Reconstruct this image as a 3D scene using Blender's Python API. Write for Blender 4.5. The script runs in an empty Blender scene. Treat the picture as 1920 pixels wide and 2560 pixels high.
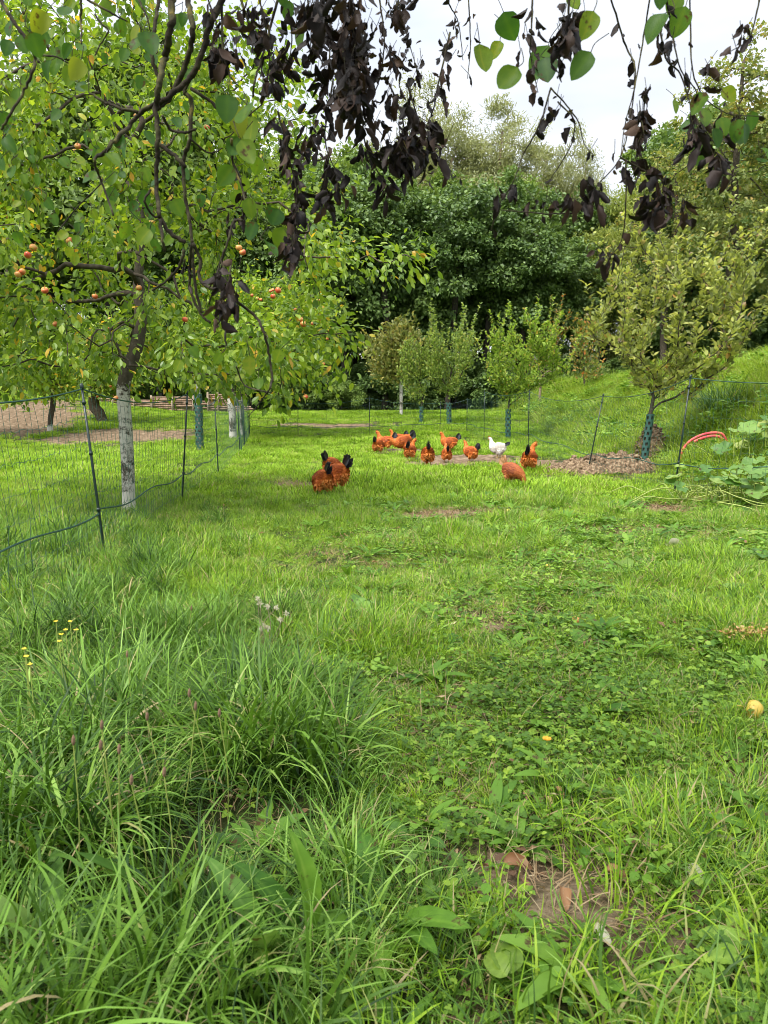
import bpy, math, numpy as np
rad = math.radians
# ------------------------------------------------------------------ camera, sky, sun
F_PX, PITCH, CAM_H = 1850.0, rad(8.45), 1.05
sc = bpy.context.scene
cam_d = bpy.data.cameras.new('camera'); cam = bpy.data.objects.new('camera', cam_d)
sc.collection.objects.link(cam); sc.camera = cam
cam.location = (0, 0, CAM_H); cam.rotation_euler = (math.pi/2 - PITCH, 0, 0)
cam_d.sensor_fit = 'VERTICAL'; cam_d.sensor_height = 36; cam_d.lens = 36*F_PX/2560
cam_d.clip_start = 0.05; cam_d.clip_end = 2000
cam_d.dof.use_dof = True; cam_d.dof.focus_distance = 7.0; cam_d.dof.aperture_fstop = 9.0
SUN_EL, SUN_AZ = rad(54), rad(-142)      # azimuth measured from +Y towards +X
SUN_E, SKY_S = 3.7, 0.145
sun_d = bpy.data.lights.new('sun', 'SUN'); sun = bpy.data.objects.new('sun', sun_d)
sc.collection.objects.link(sun)
sun_d.energy = SUN_E; sun_d.angle = rad(19); sun_d.color = (1.0, 0.955, 0.87)
sun.rotation_euler = (math.pi/2 - SUN_EL, 0, math.pi - SUN_AZ)
w = bpy.data.worlds.new('World'); sc.world = w; w.use_nodes = True
nt = w.node_tree; nt.nodes.clear()
def nd(t, kind, **kw):
    n = t.nodes.new(kind)
    for k, v in kw.items():
        setattr(n, k, v)
    return n
sky = nd(nt, 'ShaderNodeTexSky', sky_type='NISHITA', sun_disc=False, sun_elevation=SUN_EL, sun_rotation=SUN_AZ)
tc = nd(nt, 'ShaderNodeTexCoord')
mp = nd(nt, 'ShaderNodeMapping'); mp.inputs['Scale'].default_value = (1, 1, 3.2)
nz = nd(nt, 'ShaderNodeTexNoise'); nz.inputs['Scale'].default_value = 1.7; nz.inputs['Detail'].default_value = 5
nt.links.new(tc.outputs['Generated'], mp.inputs[0]); nt.links.new(mp.outputs[0], nz.inputs['Vector'])
rp = nd(nt, 'ShaderNodeValToRGB')
rp.color_ramp.elements[0].position = 0.35; rp.color_ramp.elements[0].color = (3.7, 4.1, 4.9, 1)
rp.color_ramp.elements[1].position = 0.6; rp.color_ramp.elements[1].color = (5.9, 6.05, 6.3, 1)
nt.links.new(nz.outputs['Fac'], rp.inputs[0])
mx = nd(nt, 'ShaderNodeMix', data_type='RGBA'); mx.inputs[0].default_value = 0.92
nt.links.new(sky.outputs[0], mx.inputs[6]); nt.links.new(rp.outputs[0], mx.inputs[7])
# an overcast sky is about three times brighter overhead than at the horizon
sp_ = nd(nt, 'ShaderNodeSeparateXYZ'); nt.links.new(tc.outputs['Generated'], sp_.inputs[0])
mr = nd(nt, 'ShaderNodeMapRange'); mr.inputs['From Min'].default_value = .38; mr.inputs['From Max'].default_value = .9
mr.inputs['To Min'].default_value = 1.0; mr.inputs['To Max'].default_value = 2.2
nt.links.new(sp_.outputs[2], mr.inputs['Value'])
st_ = nd(nt, 'ShaderNodeMath', operation='MULTIPLY'); st_.inputs[1].default_value = SKY_S; nt.links.new(mr.outputs[0], st_.inputs[0])
bg = nd(nt, 'ShaderNodeBackground'); bg.inputs[1].default_value = SKY_S
wo = nd(nt, 'ShaderNodeOutputWorld')
nt.links.new(st_.outputs[0], bg.inputs[1]); nt.links.new(mx.outputs[2], bg.inputs[0]); nt.links.new(bg.outputs[0], wo.inputs[0])
sc.view_settings.view_transform = 'Standard'; sc.view_settings.look = 'None'
sc.view_settings.exposure = 0.5; sc.view_settings.gamma = 1.0
cy = sc.cycles
cy.max_bounces = 6; cy.diffuse_bounces = 3; cy.glossy_bounces = 2; cy.transmission_bounces = 4
cy.use_denoising = True; cy.filter_width = 0.85

# ------------------------------------------------------------------ helpers
C = sc.collection
rng = np.random.RandomState(7)
def sstep(a, b, x):
    t = np.clip((np.asarray(x, float)-a)/(b-a), 0, 1)
    return t*t*(3-2*t)
def vnoise(x, y, f=1.0, seed=0):
    x = np.asarray(x, float)*f; y = np.asarray(y, float)*f
    xi = np.floor(x); yi = np.floor(y); fx = x-xi; fy = y-yi
    fx = fx*fx*(3-2*fx); fy = fy*fy*(3-2*fy)
    def h(a, b):
        s = np.sin(a*127.1+b*311.7+seed*74.7)*43758.5453
        return s-np.floor(s)
    return (h(xi, yi)*(1-fx)+h(xi+1, yi)*fx)*(1-fy)+(h(xi, yi+1)*(1-fx)+h(xi+1, yi+1)*fx)*fy
def hgt(x, y):
    x = np.asarray(x, float); y = np.asarray(y, float)
    u = x-(3.55+0.06*np.clip(y-8, -6, 14))
    z = (.20*sstep(0, 1.2, u)+1.62*sstep(0.9, 3.8, u)+.05*np.maximum(u-3.5, 0))*(1-.45*sstep(17, 30, y))
    z = z+.60*sstep(17, 29, y)+np.clip(y-37, 0, 200)*.07
    z = z+.9*sstep(-7, -17, x)*sstep(10, 28, y)
    z = z+.05*(vnoise(x, y, .7, 3)-.5)+.025*(vnoise(x, y, 2.9, 5)-.5)
    return z
def pxdir(px, py):
    xc = (px-960)/F_PX; yc = (1280-py)/F_PX
    c, s = math.cos(PITCH), math.sin(PITCH)
    return np.array([xc, c+yc*s, -s+yc*c])
def at(px, py, Y):
    d = pxdir(px, py); return np.array([0, 0, CAM_H])+d*(Y/d[1])
def gpt(px, py):
    d = pxdir(px, py); o = np.array([0, 0, CAM_H]); t = .6
    while t < 90:
        p = o+d*t
        if p[2] < hgt(p[0], p[1]): break
        t += .02+t*.002
    return np.array([p[0], p[1], float(hgt(p[0], p[1]))])

def mk(name, V, F, mat, parent=None, org=None, tint=None, smooth=False, link=True):
    V = np.asarray(V, np.float32).reshape(-1, 3)
    if org is not None: V = V-np.asarray(org, np.float32)
    if not isinstance(F, list): F = [F]
    F = [np.asarray(f, np.int32) for f in F if len(f)]
    me = bpy.data.meshes.new(name)
    me.vertices.add(len(V)); me.vertices.foreach_set('co', np.ascontiguousarray(V).ravel())
    nl = sum(f.size for f in F); npo = sum(len(f) for f in F)
    me.loops.add(nl); me.polygons.add(npo)
    me.loops.foreach_set('vertex_index', np.concatenate([f.ravel() for f in F]))
    tot = np.concatenate([np.full(len(f), f.shape[1], np.int32) for f in F])
    st = np.concatenate([[0], np.cumsum(tot)[:-1]]).astype(np.int32)
    me.polygons.foreach_set('loop_start', st)
    me.polygons.foreach_set('use_smooth', np.full(npo, bool(smooth)))
    if tint is not None:
        a = me.attributes.new('tint', 'FLOAT', 'POINT'); a.data.foreach_set('value', np.asarray(tint, np.float32))
    me.materials.append(mat); me.update(calc_edges=True); me.validate()
    o = bpy.data.objects.new(name, me)
    if link: C.objects.link(o)
    if parent is not None: o.parent = parent
    return o
def tag(o, label=None, cat=None, group=None, kind=None):
    for k, v in (('label', label), ('category', cat), ('group', group), ('kind', kind)):
        if v: o[k] = v
    return o
def thing(name, loc, label, cat, group=None, rz=0):
    o = bpy.data.objects.new(name, None); C.objects.link(o)
    o.location = [float(v) for v in loc]; o.rotation_euler = (0, 0, rz); o.empty_display_size = .1
    return tag(o, label, cat, group)
def copy_tree(root, loc, rz=0, s=1.0, label=None, cat=None, group=None):
    c = root.copy(); C.objects.link(c); c.location = [float(v) for v in loc]
    c.rotation_euler = (0, 0, rz); c.scale = (s, s, s) if np.isscalar(s) else s
    tag(c, label, cat, group)
    for ch in root.children:
        d = ch.copy(); C.objects.link(d); d.parent = c
        for g in ch.children:
            e = g.copy(); C.objects.link(e); e.parent = d
    return c
def norm(v):
    v = np.asarray(v, float); return v/np.maximum(np.linalg.norm(v, axis=-1, keepdims=True), 1e-9)
class Acc:
    def __init__(s): s.V = []; s.F = {}; s.n = 0; s.T = []
    def add(s, V, F, t=0.5):
        V = np.asarray(V, float).reshape(-1, 3)
        for f in (F if isinstance(F, list) else [F]):
            f = np.asarray(f, int)
            if len(f): s.F.setdefault(f.shape[1], []).append(f+s.n)
        s.V.append(V); s.n += len(V)
        s.T.append(np.full(len(V), t) if np.isscalar(t) else np.asarray(t, float))
    def build(s, name, mat, parent=None, org=None, smooth=False, link=True):
        return mk(name, np.concatenate(s.V), [np.concatenate(f) for f in s.F.values()], mat, parent, org,
                  np.concatenate(s.T), smooth, link)
def tube(P, R, sides=6, cap=True):
    P = np.asarray(P, float); n = len(P); R = np.broadcast_to(np.asarray(R, float), (n,))
    T = norm(np.gradient(P, axis=0)); m = norm(T.mean(0))
    ref = np.eye(3)[np.argmin(np.abs(m))]
    S = norm(np.cross(T, ref)); U = np.cross(T, S)
    a = np.linspace(0, 2*math.pi, sides, endpoint=False)
    V = P[:, None]+R[:, None, None]*(S[:, None]*np.cos(a)[None, :, None]+U[:, None]*np.sin(a)[None, :, None])
    i = np.arange(n-1)[:, None]*sides; j = np.arange(sides)[None]; k = (j+1) % sides
    F = np.stack([i+j, i+k, i+k+sides, i+j+sides], -1).reshape(-1, 4)
    out = [F]
    if cap and sides > 2:
        tri = np.array([[0, q+1, q] for q in range(1, sides-1)]); e = np.array([[0, q, q+1] for q in range(1, sides-1)])+(n-1)*sides
        out.append(np.concatenate([tri, e]))
    return V.reshape(-1, 3), out
def bez(p0, p1, p2, p3, n):
    t = np.linspace(0, 1, n)[:, None]
    return (1-t)**3*p0+3*(1-t)**2*t*p1+3*(1-t)*t*t*p2+t**3*p3
def crv(P, n=8):
    P = np.asarray(P, float)
    if len(P) < 3: return np.array([P[0]+(P[-1]-P[0])*t for t in np.linspace(0, 1, n)])
    Q = np.concatenate([[2*P[0]-P[1]], P, [2*P[-1]-P[-2]]]); out = []
    for i in range(1, len(Q)-2):
        a, b, c, d = Q[i-1:i+3]
        for t in np.linspace(0, 1, n, endpoint=False):
            out.append(.5*((2*b)+(-a+c)*t+(2*a-5*b+4*c-d)*t*t+(-a+3*b-3*c+d)*t**3))
    return np.array(out+[P[-1]])

# leaf templates: columns x (side), y (along), z (normal)
T_SIMPLE = (np.array([[0, 0, 0], [.3, .45, .07], [0, 1, -.04], [-.3, .45, .07]], float), np.array([[0, 1, 2], [0, 2, 3]]))
T_OVAL = (np.array([[0, 0, 0], [.24, .25, .05], [.29, .55, .07], [.15, .85, .02], [0, 1.05, -.10], [-.15, .85, .02], [-.29, .55, .07],
                    [-.24, .25, .05], [0, .5, 0]], float), np.array([[0, 1, 8], [1, 2, 8], [2, 3, 8], [3, 4, 8], [4, 5, 8], [5, 6, 8], [6, 7, 8], [7, 0, 8]]))
T_NARROW = (np.array([[0, 0, 0], [.12, .4, .03], [0, 1, -.1], [-.12, .4, .03]], float), np.array([[0, 1, 2], [0, 2, 3]]))
def leaves(P, D, N, S, T, tint=None, wv=None):
    tv, tf = T; n = len(P)
    D = norm(D); X = norm(np.cross(D, N)); Z = np.cross(X, D)
    S = np.broadcast_to(np.asarray(S, float), (n,))
    wv = np.ones(n) if wv is None else wv
    V = P[:, None]+S[:, None, None]*(X[:, None]*(tv[None, :, 0, None]*wv[:, None, None])+D[:, None]*tv[None, :, 1, None]+Z[:, None]*tv[None, :, 2, None])
    F = tf[None]+(np.arange(n)*len(tv))[:, None, None]
    tint = rng.rand(n) if tint is None else tint
    return V.reshape(-1, 3), F.reshape(-1, tf.shape[1]), np.repeat(tint, len(tv))
def curled(P, D, N, S, W, curl, bend, tint, pet=0, nu=5, nv=6, ragged=0.0):
    """leaf blades with their own curl round the midrib and bend along it"""
    n = len(P); D = norm(D); X = norm(np.cross(D, N)); Z = np.cross(X, D)
    u = np.linspace(-1, 1, nu); v = np.linspace(0, 1, nv)
    wv = np.sin(math.pi*np.clip(v, 0, 1)**.72)**.7; wv[0] = .04; wv[-1] = .03
    UU, VV = np.meshgrid(u, v); WW = np.repeat(wv[:, None], nu, 1)
    x0 = UU[None]*WW[None]*W[:, None, None]
    if ragged: x0 = x0*(1-ragged*rng.rand(n, nv, nu)*np.abs(UU)[None])
    c = curl[:, None, None]*2.2
    hw = np.maximum(W[:, None, None], 1e-6)
    ang = x0/hw*c
    x = hw*np.sin(ang)/np.maximum(np.abs(c), .05)*np.sign(c+1e-9)
    z = hw*(1-np.cos(ang))/np.maximum(np.abs(c), .05)
    th = VV[None]*bend[:, None, None]
    b = np.where(np.abs(bend) < .05, .05, bend)[:, None, None]
    y = np.sin(th)/b; zz = (np.cos(th)-1)/b
    if ragged: z = z+ragged*.16*(rng.rand(n, nv, nu)-.5)
    z = z+zz; y = y+pet
    V = P[:, None, None]+S[:, None, None, None]*(X[:, None, None]*x[..., None]+D[:, None, None]*y[..., None]+Z[:, None, None]*z[..., None])
    i, j = np.meshgrid(np.arange(nv-1), np.arange(nu-1), indexing='ij')
    q = (i*nu+j).ravel(); F = np.stack([q, q+1, q+nu+1, q+nu], -1)
    F = F[None]+(np.arange(n)*nu*nv)[:, None, None]
    return V.reshape(-1, 3), F.reshape(-1, 4), np.repeat(tint, nu*nv)

# ------------------------------------------------------------------ materials
def new_mat(name):
    m = bpy.data.materials.new(name); m.use_nodes = True; t = m.node_tree; t.nodes.clear()
    o = nd(t, 'ShaderNodeOutputMaterial'); return m, t, o
def ramp(t, stops, fac=None, interp='LINEAR'):
    r = nd(t, 'ShaderNodeValToRGB'); e = r.color_ramp; e.interpolation = interp
    while len(e.elements) < len(stops): e.elements.new(.5)
    for q, (p, c) in zip(e.elements, stops): q.position = p; q.color = (*c, 1)
    if fac is not None: t.links.new(fac, r.inputs[0])
    return r
def math_(t, op, a, b):
    n = nd(t, 'ShaderNodeMath', operation=op)
    for i, v in enumerate((a, b)):
        if hasattr(v, 'links'): t.links.new(v, n.inputs[i])
        else: n.inputs[i].default_value = v
    return n.outputs[0]
def noise(t, scale, detail=3, coord='Object', rough=.55, dist=0):
    c = nd(t, 'ShaderNodeTexCoord'); n = nd(t, 'ShaderNodeTexNoise')
    n.inputs['Scale'].default_value = scale; n.inputs['Detail'].default_value = detail
    n.inputs['Roughness'].default_value = rough; n.inputs['Distortion'].default_value = dist
    t.links.new(c.outputs[coord], n.inputs['Vector']); return n.outputs['Fac']
def leaf_mat(name, stops, trans=.4, rough=.45, spec=.4, patch=0, pscale=.5, back=(1.25, 1.2, .7), rnd=0, spots=0):
    m, t, o = new_mat(name)
    a = nd(t, 'ShaderNodeAttribute'); a.attribute_name = 'tint'; f = a.outputs['Fac']
    if patch:
        g = nd(t, 'ShaderNodeNewGeometry'); n = nd(t, 'ShaderNodeTexNoise'); n.inputs['Scale'].default_value = pscale
        n.inputs['Detail'].default_value = 5
        t.links.new(g.outputs['Position'], n.inputs['Vector'])
        f = math_(t, 'ADD', f, math_(t, 'MULTIPLY', math_(t, 'SUBTRACT', n.outputs['Fac'], .5), patch))
    if rnd:
        oi = nd(t, 'ShaderNodeObjectInfo')
        f = math_(t, 'ADD', f, math_(t, 'MULTIPLY', math_(t, 'SUBTRACT', oi.outputs['Random'], .5), rnd))
    r = ramp(t, stops, f)
    if spots:      # brown specks and blotches that belong to the blade
        ns = noise(t, spots, 4, rough=.65); rs = ramp(t, [(.60, (0, 0, 0)), (.66, (1, 1, 1))], ns)
        mm = nd(t, 'ShaderNodeMix', data_type='RGBA'); mm.inputs[7].default_value = (.09, .06, .02, 1)
        t.links.new(rs.outputs[0], mm.inputs[0]); t.links.new(r.outputs[0], mm.inputs[6])
        class _R: outputs = [mm.outputs[2]]
        r = _R
    p = nd(t, 'ShaderNodeBsdfPrincipled'); p.inputs['Roughness'].default_value = rough
    p.inputs['Specular IOR Level'].default_value = spec
    t.links.new(r.outputs[0], p.inputs['Base Color'])
    if trans > 0:
        tr = nd(t, 'ShaderNodeBsdfTranslucent')
        mu = nd(t, 'ShaderNodeMix', data_type='RGBA', blend_type='MULTIPLY'); mu.inputs[0].default_value = 1
        mu.inputs[7].default_value = (*back, 1)
        t.links.new(r.outputs[0], mu.inputs[6]); t.links.new(mu.outputs[2], tr.inputs[0])
        s = nd(t, 'ShaderNodeMixShader'); s.inputs[0].default_value = trans
        t.links.new(p.outputs[0], s.inputs[1]); t.links.new(tr.outputs[0], s.inputs[2]); t.links.new(s.outputs[0], o.inputs[0])
    else: t.links.new(p.outputs[0], o.inputs[0])
    return m
def rough_mat(name, stops, scale=12, detail=5, rough=.85, bump=.4, spec=.25, stretch=None):
    m, t, o = new_mat(name)
    c = nd(t, 'ShaderNodeTexCoord'); mpn = nd(t, 'ShaderNodeMapping')
    if stretch: mpn.inputs['Scale'].default_value = stretch
    n = nd(t, 'ShaderNodeTexNoise'); n.inputs['Scale'].default_value = scale; n.inputs['Detail'].default_value = detail
    t.links.new(c.outputs['Object'], mpn.inputs[0]); t.links.new(mpn.outputs[0], n.inputs['Vector'])
    r = ramp(t, stops, n.outputs['Fac'])
    p = nd(t, 'ShaderNodeBsdfPrincipled'); p.inputs['Roughness'].default_value = rough
    p.inputs['Specular IOR Level'].default_value = spec
    t.links.new(r.outputs[0], p.inputs['Base Color'])
    if bump:
        b = nd(t, 'ShaderNodeBump'); b.inputs['Strength'].default_value = bump; b.inputs['Distance'].default_value = .02
        t.links.new(n.outputs['Fac'], b.inputs['Height']); t.links.new(b.outputs[0], p.inputs['Normal'])
    t.links.new(p.outputs[0], o.inputs[0]); return m
def washed_mat(name, bark, top):
    """bark with flaking whitewash up to height `top` (object space)"""
    m, t, o = new_mat(name)
    n1 = noise(t, 26, 8, rough=.75); n2 = noise(t, 3.5, 3); nv = noise(t, 11, 4, rough=.7)
    rb = ramp(t, bark, n1)
    c = nd(t, 'ShaderNodeTexCoord'); s = nd(t, 'ShaderNodeSeparateXYZ'); t.links.new(c.outputs['Object'], s.inputs[0])
    d = math_(t, 'ADD', math_(t, 'MULTIPLY', n1, .55), math_(t, 'MULTIPLY', n2, .45))
    h = math_(t, 'MINIMUM', math_(t, 'MULTIPLY', math_(t, 'SUBTRACT', top, math_(t, 'ADD', s.outputs[2], math_(t, 'MULTIPLY', nv, .25))), 1.5), .02)
    low = math_(t, 'MULTIPLY', math_(t, 'LESS_THAN', math_(t, 'ADD', s.outputs[2], math_(t, 'MULTIPLY', nv, .12)), .26), .11)
    mk_ = ramp(t, [(.46, (0, 0, 0)), (.55, (1, 1, 1))], math_(t, 'ADD', math_(t, 'ADD', d, h), low))
    mxx = nd(t, 'ShaderNodeMix', data_type='RGBA'); mxx.inputs[7].default_value = (.58, .55, .50, 1)
    t.links.new(mk_.outputs[0], mxx.inputs[0]); t.links.new(rb.outputs[0], mxx.inputs[6])
    p = nd(t, 'ShaderNodeBsdfPrincipled'); p.inputs['Roughness'].default_value = .9
    t.links.new(mxx.outputs[2], p.inputs['Base Color'])
    b = nd(t, 'ShaderNodeBump'); b.inputs['Strength'].default_value = .6; b.inputs['Distance'].default_value = .015
    t.links.new(n1, b.inputs['Height']); t.links.new(b.outputs[0], p.inputs['Normal'])
    t.links.new(p.outputs[0], o.inputs[0]); return m
def flat(name, col, rough=.5, spec=.5, var=.15, scale=20):
    a = tuple(min(1, c*(1-var)) for c in col); b = tuple(min(1, c*(1+var)) for c in col)
    return rough_mat(name, [(.3, a), (.7, b)], scale=scale, rough=rough, bump=0, spec=spec)

BARK = [(.3, (.035, .028, .020)), (.55, (.085, .068, .048)), (.75, (.15, .13, .095))]
M = {}
M['grass'] = leaf_mat('grass blades', [(0, (.020, .060, .008)), (.35, (.075, .165, .014)), (.65, (.17, .33, .035)), (.86, (.34, .52, .11)), (.93, (.36, .36, .12)), (1, (.42, .34, .17))],
                      trans=.26, rough=.5, spec=.34, patch=.8, pscale=3.2, rnd=.45)
M['lawn'] = leaf_mat('lawn blades', [(0, (.05, .11, .008)), (.4, (.20, .36, .022)), (.7, (.37, .56, .045)), (.90, (.38, .52, .08)), (1, (.44, .38, .18))],
                     trans=.30, rough=.6, spec=.15, patch=.9, pscale=1.9, rnd=.45)
M['bankg'] = leaf_mat('bank grass blades', [(0, (.08, .15, .015)), (.4, (.24, .37, .03)), (.7, (.40, .54, .06)), (.92, (.34, .44, .10)), (1, (.42, .37, .18))],
                      trans=.4, rough=.5, spec=.35, patch=.9, pscale=1.6, rnd=.4)
M['clover'] = leaf_mat('clover leaves', [(0, (.07, .15, .02)), (.5, (.13, .25, .025)), (1, (.30, .44, .05))], trans=.28, rough=.5, spec=.25, patch=.6, pscale=4, rnd=.5)
M['dry'] = leaf_mat('dry straw', [(0, (.20, .12, .06)), (.5, (.36, .25, .13)), (1, (.50, .40, .24))], trans=.2, rough=.7, rnd=.3)
M['weed'] = leaf_mat('weed leaves', [(0, (.05, .14, .015)), (.6, (.15, .30, .03)), (1, (.30, .46, .07))], trans=.32, rough=.5, spec=.25, rnd=.5, spots=22)
M['apple_leaf'] = leaf_mat('apple leaves', [(0, (.08, .16, .018)), (.35, (.17, .28, .03)), (.7, (.27, .39, .045)), (.95, (.34, .44, .05)), (.975, (.62, .46, .05)), (1, (.66, .36, .05))],
                           trans=.46, rough=.42, spec=.55, back=(1.4, 1.35, .6))
M['pear_leaf'] = leaf_mat('round pear leaves', [(0, (.045, .12, .03)), (.5, (.10, .20, .03)), (.9, (.19, .28, .03)), (1, (.40, .36, .04))], trans=.5, rough=.5, spec=.3, back=(1.5, 1.45, .5), spots=38)
M['dead_leaf'] = leaf_mat('withered leaves', [(0, (.008, .005, .0045)), (.5, (.024, .014, .011)), (.85, (.058, .033, .024)), (1, (.11, .065, .042))], trans=.15, rough=.6, spec=.35)
M['bark'] = rough_mat('orchard bark', BARK, scale=18)
M['bark_lichen'] = rough_mat('bark with lichen', [(.3, (.018, .014, .010)), (.52, (.045, .036, .022)), (.62, (.09, .085, .04)), (.74, (.20, .15, .03))], scale=26, detail=6, bump=.7)
M['bark_pale'] = rough_mat('pale bark', [(.3, (.16, .12, .08)), (.7, (.36, .29, .20))], scale=16)
M['bark_dark'] = rough_mat('dark bark', [(.3, (.018, .015, .012)), (.7, (.06, .05, .04))], scale=6)
# ------------------------------------------------------------------ soil / bare mask
def ell(px, py, rx, ry, rot=0, s=1.0):
    p = gpt(px, py); return (p[0], p[1], rx, ry, rot, s)
SOIL = [ell(1180, 1145, 1.3, 1.0, -.15), ell(1300, 1155, 1.1, .9, -.3), ell(1000, 1128, .7, .8), ell(1095, 1158, .7, .7), ell(1510, 1172, 1.4, .8, 0),
        ell(1420, 1160, .9, .5), ell(1060, 1190, .35, .22, 0, .8), ell(1130, 1285, .5, .28, 0, .7), ell(1240, 1283, .35, .15, 0, .6),
        ell(820, 1066, 2.2, .9, 0, .62), ell(730, 1213, .3, .35, 0, .6), ell(865, 1210, .25, .2, 0, .5), ell(925, 1130, .5, .4, 0, .8),
        ell(1100, 1690, .10, .08, 0, .5), ell(1180, 1730, .10, .08, 0, .45), ell(1050, 1620, .1, .1, 0, .4), ell(1150, 1800, .16, .1, .4, .4), ell(1240, 1575, .14, .1, 0, .8), ell(1000, 1545, .2, .15, 0, .5),
        ell(1275, 2175, .07, .06, 0, .75), ell(1500, 2240, .12, .10, 0, .55), ell(1440, 2330, .12, .09, 0, .55), ell(1560, 2390, .15, .10, 0, .5), ell(1450, 2290, .34, .30, .3, .5), ell(1350, 2080, .25, .4, .2, .32), ell(1250, 1750, .5, .5, 0, .25), ell(1200, 1560, .5, .8, 0, .25), ell(1450, 1440, 1.2, .7, 0, .28), ell(1000, 1400, .8, .8, 0, .25), ell(1800, 1480, .5, .7, 0, .25), ell(1880, 1960, .12, .14, 0, .45),
        ell(1660, 1275, .3, .4, 0, .55), ell(1760, 1255, .4, .25, 0, .6), ell(1600, 1330, .5, .25, 0, .45), ell(1420, 2130, .14, .2, 0, .4),
        ell(1730, 1340, .5, .2, 0, .45), ell(600, 1540, .15, .1, 0, .3),
        ell(240, 1094, 1.3, 2.6, 0, .95), ell(380, 1096, 1.3, 2.6, 0, .95), ell(-40, 1062, 2.3, 4.5, 0, 1.0), ell(60, 1050, 1.5, 4.5, 0, 1.0), ell(95, 1015, .8, 5, 0, .9),
        ell(1850, 1035, .35, .3, 0, .6), ell(1780, 1055, .25, .25, 0, .5), ell(1905, 1015, .35, .35, 0, .65)]
def soil(x, y):
    x = np.asarray(x, float); y = np.asarray(y, float); m = np.zeros_like(x)
    w_ = .5*(vnoise(x, y, 1.9, 11)-.5)+.8*(vnoise(x, y, 7.1, 12)-.5)+.6*(vnoise(x, y, 19., 13)-.5)
    for cx, cy_, rx, ry, a, s in SOIL:
        dx, dy = x-cx, y-cy_; c, n = math.cos(a), math.sin(a)
        d = np.sqrt(((dx*c+dy*n)/rx)**2+((-dx*n+dy*c)/ry)**2)
        m = np.maximum(m, s*(1-sstep(.6, 1.15, d+w_*.9)))
    return m
# ------------------------------------------------------------------ ground
def axis(edges):
    out = []
    for a, b, s in edges: out += list(np.arange(a, b, s))
    return np.array(out+[edges[-1][1]])
gx = axis([(-420, -80, 20), (-80, -30, 2.5), (-30, -12, .5), (-12, -5, .16), (-5, 5, .06), (5, 14, .16), (14, 30, .6), (30, 80, 2.5), (80, 420, 20)])
gy = axis([(-60, -4, 4), (-4, .4, .3), (.4, 8, .05), (8, 16, .1), (16, 32, .25), (32, 60, 1.0), (60, 120, 4), (120, 600, 30)])
GX, GY = np.meshgrid(gx, gy); SO = soil(GX, GY)
GZ = hgt(GX, GY)+SO*(.05*(vnoise(GX, GY, 5, 21)-.5)+.035*(vnoise(GX, GY, 13, 22)-.5))*sstep(40, 20, GY)
n_x, n_y = len(gx), len(gy)
i, j = np.meshgrid(np.arange(n_y-1), np.arange(n_x-1), indexing='ij'); q = (i*n_x+j).ravel()
m, t, o = new_mat('meadow soil')
a = nd(t, 'ShaderNodeAttribute'); a.attribute_name = 'tint'
n1 = noise(t, 9, 8, rough=.7); n2 = noise(t, 60, 4, rough=.7); n3 = noise(t, .5, 4)
dirt = ramp(t, [(.34, (.045, .030, .018)), (.46, (.14, .095, .055)), (.57, (.29, .21, .135)), (.7, (.44, .34, .24))], math_(t, 'ADD', math_(t, 'MULTIPLY', n1, .6), math_(t, 'MULTIPLY', n2, .4)))
gr = ramp(t, [(.3, (.018, .024, .008)), (.5, (.045, .060, .016)), (.72, (.12, .12, .045))], math_(t, 'ADD', math_(t, 'MULTIPLY', n2, .5), math_(t, 'MULTIPLY', n3, .5)))
mxx = nd(t, 'ShaderNodeMix', data_type='RGBA')
fc = ramp(t, [(.25, (0, 0, 0)), (.6, (1, 1, 1))], a.outputs['Fac'])
t.links.new(fc.outputs[0], mxx.inputs[0]); t.links.new(gr.outputs[0], mxx.inputs[6]); t.links.new(dirt.outputs[0], mxx.inputs[7])
p = nd(t, 'ShaderNodeBsdfPrincipled'); p.inputs['Roughness'].default_value = .95; p.inputs['Specular IOR Level'].default_value = .15
b = nd(t, 'ShaderNodeBump'); b.inputs['Strength'].default_value = .9; b.inputs['Distance'].default_value = .03
t.links.new(math_(t, 'ADD', n1, math_(t, 'MULTIPLY', n2, .4)), b.inputs['Height']); t.links.new(b.outputs[0], p.inputs['Normal'])
t.links.new(mxx.outputs[2], p.inputs['Base Color']); t.links.new(p.outputs[0], o.inputs[0])
tag(mk('ground', np.stack([GX, GY, GZ], -1).reshape(-1, 3), np.stack([q, q+1, q+n_x+1, q+n_x], -1), m, tint=SO.ravel(), smooth=True), 'grassy orchard ground with patches of bare soil', 'ground', kind='structure')

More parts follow.
